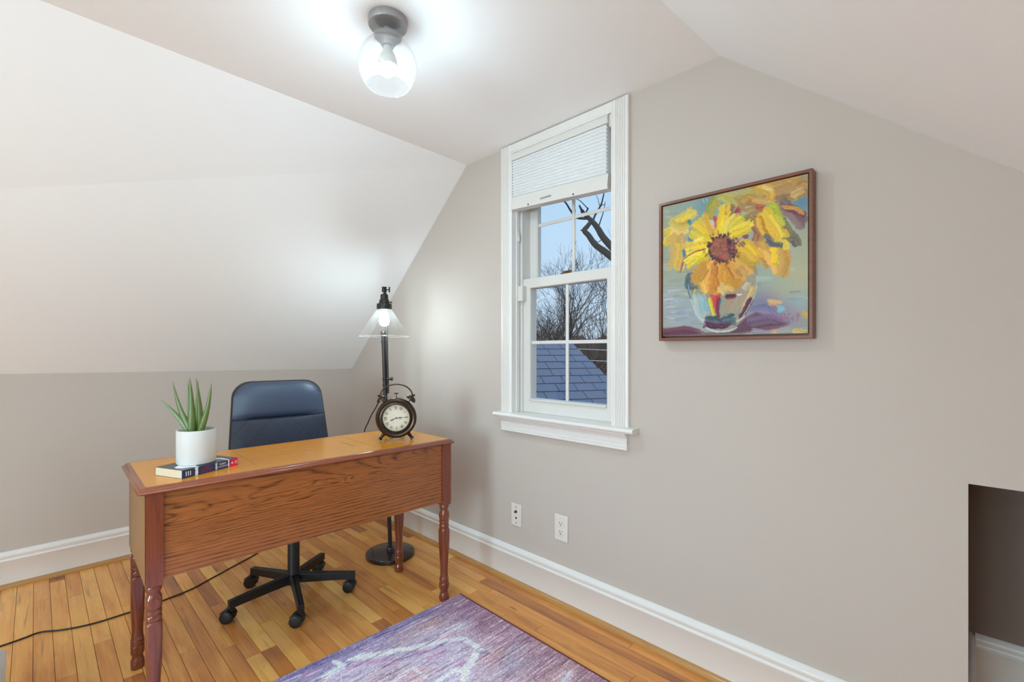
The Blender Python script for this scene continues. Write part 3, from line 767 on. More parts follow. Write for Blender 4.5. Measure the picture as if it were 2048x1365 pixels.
    for k in range(170):
        a = rs.uniform(0, 2*math.pi); q = math.sqrt(rs.uniform(0, 1)); x = 512+100*q*math.cos(a); y = 628+92*q*math.sin(a)
        colr = [(146,88,62),(164,104,74),(120,64,52),(176,84,70)][rs.randint(4)]
        if q > .8 or (x > 545 and rs.rand() < .75) or (y > 690 and rs.rand() < .6): colr = [(78,34,46),(92,38,58),(66,30,40)][rs.randint(3)]
        p.stroke([(x,y),(x+rs.uniform(-14,14), y+rs.uniform(-14,14))], rs.uniform(3,6.5), colr, .9, (1,.8), 8, .8)
    p.blob((505,675), 7, (190,72,76), .8)
    for k in range(40):
        a = rs.uniform(0, 2*math.pi); r0 = rs.uniform(.98, 1.2); x = 510+100*r0*math.cos(a); y = 628+92*r0*math.sin(a)
        p.stroke([(x,y),(x+16*math.cos(a), y+16*math.sin(a))], 2.4, (96,44,56), .8, (1,.5), 5, .5)
    # signature scrawl
    for pts in [[(862,1058),(836,1072),(858,1082),(838,1098)],[(880,1052),(884,1090)],[(894,1074),(910,1060),(914,1090),(896,1086)],[(926,1056),(934,1096),(962,1050)],[(946,1080),(952,1104),(974,1086)],[(984,1072),(976,1088),(990,1098),(978,1106)],[(1000,1070),(1034,1064)],[(1018,1050),(1016,1108)]]:
        p.stroke(pts, 2.3, (150,92,130), .85, (1,.8), 4, .4)
    p.stroke([(385,300),(392,322)], 2, (210,216,210), .8); p.stroke([(408,296),(412,318)], 2, (210,216,210), .8)
    x0, x1, z0, z1 = 2.595, 3.0765, 1.2365, 1.7335
    # one-pixel smoothing only of the relief
    h = p.h.copy(); h[1:-1,1:-1] = (p.h[1:-1,1:-1]*4+p.h[:-2,1:-1]+p.h[2:,1:-1]+p.h[1:-1,:-2]+p.h[1:-1,2:])/8
    place = lambda u, v, hh: np.stack([x0+(x1-x0)*u, -.0365-.0005*hh, z1+(z0-z1)*v], -1)
    me = painted_grid('canvas', p.img, h, place, .93)
    t = NT('oil_paint'); a = t.n('ShaderNodeAttribute'); a.attribute_name = 'pigment'
    weave = t.noise(t.vecscale(t.obj(), (1,1,1)), 900, 2)
    t.pbsdf(a.outputs['Color'], .5, 0, 0, .1, .35, t.bump(weave, .08, .0006))
    me.materials.append(t.m)
    root = empty('framed_painting', (2.836, 0, 1.22)); tag(root, 'square oil painting of yellow sunflowers in a glass vase, slim brown wood frame', 'painting')
    o = bpy.data.objects.new('canvas', me); col.objects.link(o); o.parent = root; o.matrix_parent_inverse = root.matrix_basis.inverted()
    mb = MB(); mb.box(x0+.001, x1-.001, -.0355, -.008, z0+.001, z1-.001); mb.build('stretcher', M['plate'], root, world=True)
    FX0, FX1, FZ0, FZ1 = 2.5815, 3.0905, 1.2195, 1.7465; fw = .0105
    mb = MB()
    def ring(i, y): return [(FX0+i,y,FZ0+i),(FX1-i,y,FZ0+i),(FX1-i,y,FZ1-i),(FX0+i,y,FZ1-i)]
    mb.rings([ring(0,-.002), ring(0,-.043), ring(fw,-.043), ring(fw,-.010), ring(fw+.02,-.010), ring(fw+.02,-.002)], closed=True)
    mb.build('frame', M['frame_wood'], root, world=True, smooth=0, bevel=.0012)
build_painting()

# ------------------------------------------------------------------ rug
def build_rug():
    Wr, Hr = 330, 330                  # covers about 1.45 m x 1.5 m
    X0, Y0, LX, LY = 1.680, -.288, 1.50, 1.60
    Hm = None
    # local frame: u along +x (right edge), v along -y (left edge)
    src = [(1150,40),(1930,520),(90,520),(1150,300)]
    dst = [(.012,.003),(.812,.020),(.012,.838),(.302,.230)]
    Hm = homography(src, [(d[0]/LX, d[1]/LY) for d in dst])
    p = Painter(Wr, Hr, Hm, (150,136,166))
    rs = np.random.RandomState(9)
    u = p.xx/Wr*LX; v = p.yy/Hr*LY
    # overall colour drift: plum border on both edges, lilac field, rosy right side
    edge = np.minimum(u, v)
    f = np.clip(edge/.16, 0, 1)[..., None]
    p.img = np.array((126,116,156))*(1-f)+np.array((192,180,202))*f
    g = np.clip((u-v-.05)/.5, 0, 1)[..., None]*.8
    p.img = p.img*(1-g)+np.array((168,140,146))*g
    g2 = np.exp(-((v-.05)/.12)**2)[..., None]*.6
    p.img = p.img*(1-g2)+np.array((152,114,128))*g2
    S_ = lambda pts, w, k, a=.85: p.stroke(p.curve(pts), w, k, a, (1,.8), 10)
    for c, r, k, a, asp in [((930,210),16,(196,164,150),.8,1.8),((1000,190),10,(206,140,104),.6,1.5),((830,270),14,(186,152,146),.6,1.6),((720,490),16,(196,160,150),.75,1.8),((900,480),12,(204,132,104),.75,1.3),((1340,380),14,(190,110,92),.7,1.6),((1450,340),12,(172,178,196),.8,1.6),((1440,420),16,(160,166,188),.7,1.5),
        ((1600,430),18,(134,106,118),.7,1.5),((1700,480),16,(182,130,120),.7,1.6),((1740,500),9,(204,214,226),.9,1.4),((1150,210),9,(206,214,228),.95,1.6),((1560,330),10,(190,150,150),.6,1.4),((1100,130),18,(140,96,120),.5,1.5),((1300,200),18,(150,98,104),.6,1.8)]:
        p.blob(c, r*.9, tuple(.6*q+.4*w_ for q, w_ in zip(k, (170,160,186))), a*.75, asp, 90)
    band = (226,234,250)
    S_([(540,390),(640,370),(860,330),(960,305)], 7, band); S_([(960,310),(1060,290),(1150,275)], 6, band); S_([(1150,275),(1210,310),(1260,350)], 6, band); S_([(1230,360),(1190,430),(1120,470)], 8, band); S_([(1120,440),(1060,480),(1010,520)], 5, band)
    S_([(370,490),(420,460),(480,430)], 8, band); S_([(480,430),(430,400)], 5, band); S_([(540,390),(590,360)], 5, band); S_([(1180,470),(1150,520)], 8, band); S_([(880,450),(940,500)], 3, band, .6)
    S_([(1240,350),(1300,360)], 4, (120,116,140), .7); S_([(1060,300),(950,350),(760,400)], 3, (120,110,140), .6)
    for pts in [[(500,445),(620,410),(780,390)],[(1050,350),(950,390)],[(1160,410),(1100,440)],[(250,480),(330,450)],[(700,430),(800,400)],[(880,360),(980,340)]]:
        S_(pts, 4, (172,104,150), .5)
    # the motif repeats, mirrored, over the part beyond the picture
    for k in range(60):
        x = rs.uniform(.75, 1.45); y = rs.uniform(.05, 1.5)
        cx, cy = x/LX*Wr, y/LY*Hr; m = np.exp(-(((p.xx-cx)/8)**2+((p.yy-cy)/18)**2))*.7
        kcol = [(204,214,234),(180,140,136),(150,110,136),(130,122,150)][rs.randint(4)]
        p.img += (np.array(kcol)-p.img)*m[..., None]
    pal = np.array([(226,226,240),(206,204,226),(150,110,150),(116,106,150),(170,120,150),(196,160,160),(130,120,160)], float)
    for k in range(2200):
        x = rs.randint(0, Wr); cy = rs.uniform(0, Hr); L = rs.uniform(3, 16); y0, y1 = int(max(0, cy-L/2)), int(min(Hr, cy+L/2)+1)
        p.img[y0:y1, x] += (pal[rs.randint(len(pal))]-p.img[y0:y1, x])*rs.uniform(.25, .6)
    # weft streaks (run along v) and yarn flecks
    for k in range(2600):
        cx = rs.uniform(0, Wr); cy = rs.uniform(0, Hr); L = rs.uniform(4, 30)
        y0, y1 = int(max(0, cy-L/2)), int(min(Hr, cy+L/2)); x = int(cx)
        if x >= Wr: continue
        d = rs.choice([-1,1], p=[.55,.45])*rs.uniform(14, 46)
        p.img[y0:y1, x] += d*np.array((1,.98,.92))*.8
    p.img += rs.randn(Hr, Wr)[..., None]*10
    place = lambda uu, vv, hh: np.stack([X0+LX*uu - .012*vv*0 -.015*vv, Y0-LY*vv-.02*uu, .0085+0*uu], -1)
    me = painted_grid('pile', p.img, p.h*0, place, 1.3)
    t = NT('woven_rug'); a = t.n('ShaderNodeAttribute'); a.attribute_name = 'pigment'
    v = t.obj()
    n1 = t.noise(t.vecscale(v, (420, 60, 1)), 1, 2, .6); n2 = t.noise(t.vecscale(v, (430, 300, 1)), 1, 2, .6)
    fac = t.math('ADD', t.math('MULTIPLY', t.math('SUBTRACT', n1, .5), 1.6), t.math('MULTIPLY', t.math('SUBTRACT', n2, .5), 3.0))
    sc = t.n('ShaderNodeVectorMath', operation='SCALE'); t.l(a.outputs['Color'], sc.inputs[0]); t.l(t.math('ADD', fac, 1.0), sc.inputs[3])
    t.pbsdf(sc.outputs[0], .95, 0, 0, .1, .1, t.bump(n2, .5, .002))
    me.materials.append(t.m)
    root = empty('rug', (X0+LX/2, Y0-LY/2, 0)); tag(root, 'faded purple and rust patterned rug on the plank floor', 'rug')
    o = bpy.data.objects.new('pile', me); col.objects.link(o); o.parent = root; o.matrix_parent_inverse = root.matrix_basis.inverted()
    P = lambda uu, vv: (X0+LX*uu-.015*vv, Y0-LY*vv-.02*uu)
    a, b, c, d = P(0,0), P(1,0), P(1,1), P(0,1)
    mb = MB(); mb.prism([a,b,c,d], .0005, .0083, 'z'); mb.build('backing', M['rugback'], root, world=True, smooth=0)
    for e0, e1 in ((a, b), (d, c)):
        mb = MB(); mb.tube([(e0[0]-.002,e0[1],.0055),(e1[0],e1[1],.0055)], .0052, 8)
        bo = mb.build('bound_edge', M['rugedge'], root, world=True); bo['label'] = 'dark rust red bound edge'
M['rugback'] = plain('rug_backing', (120,106,128), .95, var=.3, vscale=200)
M['rugedge'] = plain('rust_red_binding', (112,52,48), .9, var=.4, vscale=300, bump=.4, bscale=500)
build_rug()

# ------------------------------------------------------------------ desk
TH = R(88.63)
ax = Vector((math.cos(TH), math.sin(TH), 0)); ay = Vector((-math.sin(TH), math.cos(TH), 0))
dl, dd = 1.1071, .409
dpos = Vector((1.6557, -.3665, 0)) - ax*dl/2 + ay*dd/2
desk = empty('writing_desk', dpos, TH); tag(desk, 'reddish brown oak desk with turned legs and deep front panel', 'desk')
hx, hy, ov, HT = dl/2, dd/2, .0375, .764
def oct_ring(i, z, c=.006):
    a, b = hx+ov-i, hy+ov-i
    return [(-a+c,-b,z),(a-c,-b,z),(a,-b+c,z),(a,b-c,z),(a-c,b,z),(-a+c,b,z),(-a,b-c,z),(-a,-b+c,z)]
# hole for the lift-up lid
lx0, lx1, ly0, ly1 = -.241, .232, -.150, .183
def hole(e, z):
    xm, ym = (lx0+lx1)/2, (ly0+ly1)/2
    a0, a1, b0, b1 = lx0-e, lx1+e, ly0-e, ly1+e
    return [(a0+.0005,b0,z),(a1-.0005,b0,z),(a1,b0+.0005,z),(a1,b1-.0005,z),(a1-.0005,b1,z),(a0+.0005,b1,z),(a0,b1-.0005,z),(a0,b0+.0005,z)]
mb = MB()
mb.rings([oct_ring(.012,.744), oct_ring(.004,.744), oct_ring(.001,.746), oct_ring(0,.749), oct_ring(.001,.7525), oct_ring(.005,.7550), oct_ring(.0075,.7555), oct_ring(.0085,.7585), oct_ring(.012,.7625), oct_ring(.017,HT), oct_ring(.022,HT)], cap0=False, cap1=False)
mb.build('edge_moulding', M['desk_edge'], desk, smooth=50)
mb = MB(); mb.rings([oct_ring(.0221,HT), hole(0,HT), hole(0,.745), oct_ring(.0221,.745)], closed=True)
mb.build('tabletop', M['desk_top'], desk, smooth=0)
mb = MB(); g = .0011; mb.box(lx0+.0019, lx1-.0019, ly0+.0004, ly1-g, .746, HT-.0002)
lid = mb.build('lid', M['desk_top'], desk, smooth=0, bevel=.0006)
mb = MB()
mb.box(.1688,.1712,-.077,.070,HT-.0004,HT+.0001)
mb.build('slot', M['dark'], lid, smooth=0)
mb = MB(); mb.lathe([(.0,HT+.0006),(.008,HT+.0006),(.009,HT-.0002),(.009,HT-.001)], 20, c=(-.578+hx, .149-hy)); mb.build('lock_ring', M['canopy'], lid)
# front, side and back rails
mb = MB(); mb.box(-hx+.0287, hx-.0227, -hy-.015, -hy+.002, .4706, .744); mb.build('front_panel', M['desk_panel'], desk, smooth=0, bevel=.001)
for s in (-1, 1):
    mb = MB(); x0_ = s*(hx+.0227) + (.006 if s < 0 else 0); mb.box(min(x0_, x0_+s*.003), max(x0_, x0_+s*.003), -hy-.0215, hy-.023, .468, .744); mb.build('side_panel', M['desk_side'], desk, smooth=0, bevel=.001)
mb = MB(); mb.box(-hx+.024, hx-.024, hy-.006, hy+.012, .66, .744); mb.build('back_rail', M['desk_edge'], desk, smooth=0)
def zz(y): return 1.18 - ((1000+y/6.205)-703)*2.2243/936.5
zoff = zz(1266)
prof = []
for y, r in [(1266,.0),(1266,.0200),(1256,.0222),(1235,.0238),(1210,.0236),(1203,.0212),(1198,.0222),(1190,.0215),(1170,.0185),(1152,.0165),(1136,.0180),(1118,.0212),(1095,.0236),(1070,.0240),(1050,.0230),(1040,.0212),(1036,.0190),(1030,.0212),(1012,.0216),(998,.0212),(991,.0188),(985,.0212),(972,.0196),(950,.0182),(920,.0176),(860,.0180),(790,.0194),(700,.0218),(610,.0240),(520,.0258),(440,.0266),(405,.0262),(382,.0244),(370,.0222),(364,.0190),(358,.0216),(350,.0226),(338,.0229),(324,.0224),(314,.0196),(308,.0217),(300,.0226),(288,.0229),(274,.0224),(266,.0190),(260,.0222),(240,.0244),(215,.0250),(190,.0244),(168,.0218),(150,.0178),(141,.0170),(132,.0182),(120,.0208),(106,.0222),(92,.0222),(82,.0206),(76,.0196),(70,.0196)]:
    prof.append((r, max(0.0, zz(y)-zoff)))
prof[0] = (.0005, 0.0); prof[1] = (prof[1][0], 0.0); prof.append((.001, prof[-1][1]))
ztop = zz(75)-zoff
for (sx, sy) in ((1,-1), (1,1), (-1,-1), (-1,1)):
    lx_ = sx*hx + (.006 if sx < 0 else 0)
    mb = MB(); mb.lathe([(r*1.0, z) for r, z in prof], 40, flat=.0208, c=(lx_, sy*hy))
    mb.box(lx_-.0225, lx_+.0225, sy*hy-.0225, sy*hy+.0225, ztop, .744)
    mb.build('leg', M['desk_leg'], desk, smooth=35)

# ------------------------------------------------------------------ book and plant on the desk
def text_geo(mb, s, size, origin, xdir, ydir, w=None, space=1.0):
    cu = bpy.data.curves.new('lettering', 'FONT'); cu.body = s; cu.size = size; cu.align_x = 'CENTER'; cu.align_y = 'CENTER'; cu.space_character = space
    cu.fill_mode = 'FRONT' if hasattr(cu, 'fill_mode') else 'FRONT'
    ob = bpy.data.objects.new('lettering', cu); col.objects.link(ob)
    bpy.context.view_layer.update()
    me = bpy.data.meshes.new_from_object(ob.evaluated_get(bpy.context.evaluated_depsgraph_get()))
    bpy.data.objects.remove(ob); bpy.data.curves.remove(cu)
    vs = [v.co.copy() for v in me.vertices]; fs = [list(p.vertices) for p in me.polygons]; bpy.data.meshes.remove(me)
    sx = 1.0
    if w and vs:
        ww = max(v.x for v in vs)-min(v.x for v in vs); sx = w/ww
    X, Y, O = Vector(xdir), Vector(ydir), Vector(origin)
    mb.add([O+X*(v.x*sx)+Y*v.y for v in vs], fs)

t = NT('page_block'); v = t.obj()
t.pbsdf(t.mix(t.noise(t.vecscale(v, (8,8,2200)), 1, 2), c4((206,190,160)), c4((226,214,188))), .9); M['pages'] = t.m
M['cover'] = plain('charcoal_cover', (58,62,64), .4, var=.15, coat=.2)
M['spine'] = plain('navy_spine', (30,50,92), .4, var=.1, coat=.2)
M['ink_white'] = plain('white_ink', (236,238,240), .45)
M['ink_red'] = plain('crimson_ink', (176,36,78), .45)
M['ink_pink'] = plain('hot_pink_ink', (226,30,92), .4)
bk = empty('paperback_book', (1.6103, -1.3905, HT), R(113.56)); tag(bk, 'navy and charcoal paperback lying flat under the white plant pot', 'book')
BL, BW, BT = .2004, .1317, .0273
# local: x along the spine, y away from the spine, z up (spine face at y=0)
mb = MB(); mb.box(.0012, BL-.0012, .0012, BW-.001, .0006, BT-.0006); mb.build('page_block', M['pages'], bk, smooth=0)
mb = MB(); mb.box(0, BL, .0004, BW, BT-.0006, BT); cv = mb.build('front_cover', M['cover'], bk, smooth=0)
mb = MB(); mb.box(0, BL, .0004, BW, 0, .0006); mb.build('back_cover', M['cover'], bk, smooth=0)
mb = MB(); mb.box(0, BL, 0, .0012, .0, BT); sp = mb.build('spine', M['spine'], bk, smooth=0)
def flat_poly(mb, pts, plane, d):
    if plane == 'spine': vs = [(x, -d, z) for x, z in pts]
    else: vs = [(x, y, BT+d) for x, y in pts]
    mb.add(vs, [list(range(len(pts)))])
mb = MB()
# white drawing on spine: little bars, splashes, flourish
for x in (.012,.019,.026): flat_poly(mb, [(x,.006),(x+.0028,.006),(x+.0028,.021),(x,.021)], 'spine', .0002)
r9 = random.Random(2)
def splash(cx, w, n=9):
    top = []; bot = []
    for k in range(n):
        z = .0005+.0263*k/(n-1); top.append((cx+w*(.35+.65*r9.random()), z)); bot.append((cx-w*(.35+.65*r9.random()), z))
    flat_poly(mb, top+bot[::-1], 'spine', .0002)
mb.build('publisher_bars', M['ink_white'], sp, smooth=0, recalc=False)
for cx_, w_ in ((.048,.007),(.1645,.004)):
    mb = MB(); splash(cx_, w_); mb.build('white_splash', M['ink_white'], sp, smooth=0, recalc=False)
mb = MB()
for k in range(4):
    zc = .0045+.006*k
    p = [(.118+.0042*math.cos(a)*(1.1 if k % 2 else .8), zc+.0028*math.sin(a)) for a in [2*math.pi*i/14 for i in range(14)]]
    q = [(.118+.0018*math.cos(a), zc+.0011*math.sin(a)) for a in [2*math.pi*i/14 for i in range(14)]]
    o0 = len(mb.v); mb.v += [(x,-.0002,z) for x,z in p]+[(x,-.0002,z) for x,z in q]; mb.f += [[o0+i,o0+(i+1)%14,o0+14+(i+1)%14,o0+14+i] for i in range(14)]
mb.build('ornament', M['ink_white'], sp, smooth=0, recalc=False); mb = MB()
text_geo(mb, 'ROBERT', .0082, (.1425,-.0003,.0185), (1,0,0), (0,0,1), .026); text_geo(mb, 'JOURDAIN', .0082, (.1425,-.0003,.0095), (1,0,0), (0,0,1), .033)
mb.build('author_lettering', M['ink_white'], sp, smooth=0, recalc=False)
mb = MB(); text_geo(mb, 'MUSIC,', .0066, (.083,-.0003,.0220), (1,0,0), (0,0,1), .017); text_geo(mb, 'THE BRAIN,', .0082, (.084,-.0003,.0140), (1,0,0), (0,0,1), .040); text_geo(mb, 'AND ECSTASY', .0062, (.083,-.0003,.0062), (1,0,0), (0,0,1), .042)
mb.build('crimson_lettering', M['ink_red'], sp, smooth=0, recalc=False)
mb = MB(); flat_poly(mb, [(.169,.0003),(.2003,.0003),(.2003,.027),(.170,.027),(.172,.02),(.168,.012)], 'spine', .00025); mb.build('pink_block', M['ink_pink'], sp, smooth=0, recalc=False)
mb = MB(); flat_poly(mb, [(.178+.0034*math.cos(a), .0135+.0034*math.sin(a)) for a in [2*math.pi*i/18 for i in range(18)]], 'spine', .0004)
for x in (.1885,.1925,.196): flat_poly(mb, [(x,.008),(x+.001,.008),(x+.001,.0195),(x,.0195)], 'spine', .0004)
mb.build('white_emblem', M['ink_white'], sp, smooth=0, recalc=False)
mb = MB(); flat_poly(mb, [(.012,.045),(.020,.028),(.044,.018),(.050,.0008),(.058,.0008),(.060,.022),(.10,.05),(.16,.045),(.162,.022),(.160,.0008),(.1675,.0008),(.172,.028),(.175,.05),(.16,.07),(.1,.085),(.04,.08),(.018,.065)], 'cover', .0002); mb.build('white_figure', M['ink_white'], cv, smooth=0, recalc=False)

pz = HT + BT + .0003
pot = empty('potted_aloe', (1.5063, -1.3293, pz)); tag(pot, 'spiky green aloe in a white cylinder pot standing on the book', 'plant')
r0, h0 = .0589, .1158
mb = MB(); mb.lathe([(.001,0),(r0-.003,0),(r0-.0005,.002),(r0,.004),(r0,h0-.0015),(r0-.0008,h0),(r0-.0032,h0),(r0-.004,h0-.0015),(r0-.004,.092),(.001,.092)], 64); mb.build('pot', M['ceramic'], pot, smooth=40)
mb = MB(); mb.lathe([(.001,.0925),(.03,.0985),(r0-.0045,.0950),(r0-.0045,.0922)], 32); mb.build('soil', M['soil'], pot)
mb = MB(); mb.M = Matrix.Translation((-.034,-.030,.1005)) @ Matrix.Rotation(R(35),4,'Z') @ Matrix.Rotation(R(30),4,'X'); mb.box(-.012,.012,-.008,.008,0,.0008)
M['tagblue'] = plain('pale_blue_plant_tag', (150,180,214), .5); mb.build('plant_tag', M['tagblue'], pot)
def leaf_mat(name, a, b):
    t = NT(name); v = t.obj()
    n = t.noise(v, 60, 2); sx = t.n('ShaderNodeSeparateXYZ'); t.l(v, sx.inputs[0])
    f = t.math('MULTIPLY_ADD', n, .5, .2, clamp=True)
    p = t.pbsdf(t.mix(f, c4(a), c4(b)), .38, 0, .1, .3); p.inputs['Subsurface Weight'].default_value = .08; p.inputs['Subsurface Radius'].default_value = (.004,.008,.002); return t.m
LM = leaf_mat('aloe_green', (78,96,48), (108,124,58)); LM2 = leaf_mat('aloe_pale', (132,152,108), (96,118,70))
fwd2 = Vector((-.701,.713,0)); rgt = Vector((.713,.701,0))
def leaf(base, tip, w, bow=(0,0), facing=0, mat=LM, spines=True, th=.32, cut=False):
    base, tip = Vector(base), Vector(tip); n = 22
    w = w*1.06
    side = (rgt*math.cos(R(facing)) + fwd2*math.sin(R(facing)))
    mb = MB(); rings = []
    ctr = []
    for k in range(n+1):
        s = k/n; c = base.lerp(tip, s) + rgt*(bow[0]*math.sin(math.pi*s)) + fwd2*(bow[1]*math.sin(math.pi*s)); ctr.append(c)
    for k in range(n+1):
        s = k/n; t_ = (ctr[min(k+1,n)]-ctr[max(k-1,0)]).normalized()
        sd = (side - t_*side.dot(t_)).normalized(); nm = t_.cross(sd)
        ww = w*.5*(1.0 - .05*s)*max(.02, (1-s**1.7))**.8 * (.92+.08*math.sin(math.pi*min(1,s*2.2)))
        tt = ww*th*2
        ring = []
        for i in range(12):
            a = 2*math.pi*i/12; x = math.cos(a)*ww; y = math.sin(a)*tt
            y += .38*tt*(1-(x/ww)**2 if ww > 1e-6 else 0)*(-1)    # hollowed inner face
            ring.append(ctr[k]+sd*x+nm*y)
        rings.append(ring)
    mb.rings(rings)
    if spines:
        for k in range(3, n-2):
            t_ = (ctr[k+1]-ctr[k-1]).normalized(); sd = (side - t_*side.dot(t_)).normalized(); s = k/n
            ww = w*.5*(1.0-.05*s)*max(.02,(1-s**1.7))**.8
            for q in (-1, 1):
                p0 = ctr[k]+sd*q*ww*.96; mb.tube([p0-t_*.0012, p0+sd*q*.0022+t_*.0016], [.0010,.0002], 4)
    o = mb.build('leaf', mat, pot, world=True, smooth=60); return o
B0 = 1.638/1.606
def up(p):      # spread about the pot axis
    return Vector((p[0]-.028, p[1]+.0055, p[2]))
leaf(up((1.530,-1.350,.893)), up((1.455,-1.425,1.012)), .021, (.006,0), 25, LM2)
leaf(up((1.534,-1.346,.890)), up((1.4855,-1.3945,1.072)), .025, (-.009,0), -20)
leaf(up((1.533,-1.349,.888)), up((1.5275,-1.3535,1.0895)), .0275, (.003,0), 5)
leaf(up((1.520,-1.352,.90)), up((1.5225,-1.3585,1.0830)), .012, (.0,.0), 40, LM2)
leaf(up((1.530,-1.336,.90)), up((1.5475,-1.3335,1.0800)), .017, (.002,0), 15)
leaf(up((1.535,-1.322,.893)), up((1.5425,-1.3385,1.0880)), .021, (.004,.0), 70)
leaf(up((1.552,-1.330,.890)), up((1.581,-1.3005,1.0690)), .024, (.007,0), -10)
leaf(up((1.520,-1.322,.893)), up((1.545,-1.3320,1.04)), .018, (.003,.004), 60)

# ------------------------------------------------------------------ alarm clock
cdir = R(-36)                                    # direction the dial faces
clk = empty('alarm_clock', (1.526, -.545, HT), cdir); tag(clk, 'large bronze twin bell alarm clock on the right end of the desk', 'clock')
# local: +x is out of the dial, y to the right as seen from the front?  (front viewer sees +y on the right)
CZ, CR = .105, .094
def face(px, py, d=0.0):   # dial plane coords (right, up) -> local
    return (d, px, CZ+py)
def clathe(prof, seg=48, closed=False):
    # profile (r, x): rotate about local x through (0, CZ)
    m = MB(); m.M = Matrix.Translation((0,0,CZ)) @ Matrix.Rotation(R(90),4,'Y')
    m.lathe(prof, seg, closed=closed); return m
mb = clathe([(.001,-.040),(.070,-.040),(.084,-.034),(.090,-.018),(.0925,-.004),(.0935,.002),(.0925,.010),(.088,.0165),(.082,.019),(.0765,.017),(.0755,.0145),(.0745,.0143),(.0735,.0160),(.0700,.0170),(.0665,.0145),(.0650,.0100),(.0640,.0060),(.001,.0060)], 64)
case = mb.build('case', M['bronze'], clk, smooth=40)
mb = clathe([(.0645,.0105),(.0690,.0172),(.0655,.0178),(.0615,.0110),(.0610,.0072),(.0640,.0072)], 64, True); mb.build('bezel', M['bronze_dark'], clk)
t = NT('aged_dial'); v = t.obj(); sx = t.n('ShaderNodeVectorMath', operation='LENGTH')
off = t.n('ShaderNodeVectorMath', operation='SUBTRACT'); t.l(v, off.inputs[0]); off.inputs[1].default_value = (.0065,0,CZ); t.l(off.outputs[0], sx.inputs[0])
f = t.math('MULTIPLY', t.math('SUBTRACT', sx.outputs['Value'], .036), 32, clamp=True)
f = t.math('ADD', t.math('MULTIPLY', f, .75), t.math('MULTIPLY', t.math('SUBTRACT', t.noise(v, 60, 3), .45), .7), clamp=True)
t.pbsdf(t.mix(f, c4((226,220,206)), c4((188,172,132))), .55); M['dial'] = t.m
mb = clathe([(.001,.0062),(.0632,.0062),(.0632,.0068),(.001,.0068)], 48); dial = mb.build('dial', M['dial'], clk)
M['dialink'] = plain('black_dial_ink', (38,34,32), .6)
roll = R(-27)
nm = MB()
def bar(cx, cy, ang, pts, d=.0071, w=.0012):
    # segment from pts[0] to pts[1] in the numeral's own frame (x right, y up), rotated by ang about (cx,cy)
    ca, sa = math.cos(ang), math.sin(ang)
    (x0,y0),(x1,y1) = pts; L = math.hypot(x1-x0, y1-y0); ux, uy = -(y1-y0)/L*w/2, (x1-x0)/L*w/2
    q = [(x0+ux,y0+uy),(x1+ux,y1+uy),(x1-ux,y1-uy),(x0-ux,y0-uy)]
    nm.add([face(cx+x*ca-y*sa, cy+x*sa+y*ca, d) for x, y in q], [[0,1,2,3]])
def numeral(s, hour):
    a = -R(30*hour)+roll; rr = .0480; cx, cy = rr*math.sin(-a), rr*math.cos(a)
    ws = {'I':.0032,'V':.0068,'X':.0068}; tot = sum(ws[c] for c in s); x = -tot/2; h = .0058
    for c in s:
        w = ws[c]; m = x+w/2
        if c == 'I':
            bar(cx,cy,a,((m,-h),(m,h)),w=.0017)
        elif c == 'V':
            bar(cx,cy,a,((m-w*.36,h),(m,-h)),w=.0018); bar(cx,cy,a,((m+w*.36,h),(m,-h)),w=.0008)
        else:
            bar(cx,cy,a,((m-w*.38,h),(m+w*.38,-h)),w=.0018); bar(cx,cy,a,((m+w*.38,h),(m-w*.38,-h)),w=.0008)
        x += w
    for e in (h, -h): bar(cx,cy,a,((-tot/2,e),(tot/2,e)),w=.0007)
for k, s in enumerate(['XII','I','II','III','IIII','V','VI','VII','VIII','IX','X','XI']): numeral(s, k)
nm.build('numerals', M['dialink'], dial, smooth=0)
def hand(name, ang, L, blob_at, blob_r, w, d):
    m = MB(); sa, ca = math.sin(R(ang)), math.cos(R(ang))
    F = lambda along, across, dd: face(along*sa+across*ca, along*ca-across*sa, dd)
    def quad(a0, a1, w0, w1):
        m.add([F(a0,-w0,d),F(a1,-w1,d),F(a1,w1,d),F(a0,w0,d),F(a0,-w0,d+.0006),F(a1,-w1,d+.0006),F(a1,w1,d+.0006),F(a0,w0,d+.0006)], [[0,1,2,3],[7,6,5,4],[0,4,5,1],[1,5,6,2],[2,6,7,3],[3,7,4,0]])
    quad(-.006, blob_at-blob_r, w, w)
    ring_o = []; ring_i = []
    if blob_r:
        n = 16
        for k in range(n):
            a, b = 2*math.pi*k/n, 2*math.pi*(k+1)/n
            P = lambda q, r: (blob_at+r*math.cos(q)*1.3, r*math.sin(q))
            pts = [P(a,blob_r),P(b,blob_r),P(b,blob_r*.45),P(a,blob_r*.45)]
            m.add([F(x,y,d) for x,y in pts]+[F(x,y,d+.0006) for x,y in pts], [[0,1,2,3],[7,6,5,4],[0,4,5,1],[2,6,7,3]])
        quad(blob_at+blob_r, L, w*1.1, .0003)
    m.lathe([(.001,0)],3) if False else None
    return m.build(name, M['dialink'], dial, smooth=0)
hand('hour_hand', 245, .034, .020, .0042, .0011, .0076)
hand('minute_hand', 87, .046, .018, .0040, .0010, .0088)
hand('second_hand', 198, .043, .0, .0, .0004, .0098)
mb = clathe([(.001,.0066),(.0026,.0066),(.0026,.0112),(.001,.0116)], 16); mb.build('hand_boss', M['bronze_dark'], dial)
mb = clathe([(.001,.0122),(.0625,.0115),(.0625,.0121),(.001,.0128)], 48); mb.build('glass', M['clockglass'], clk)
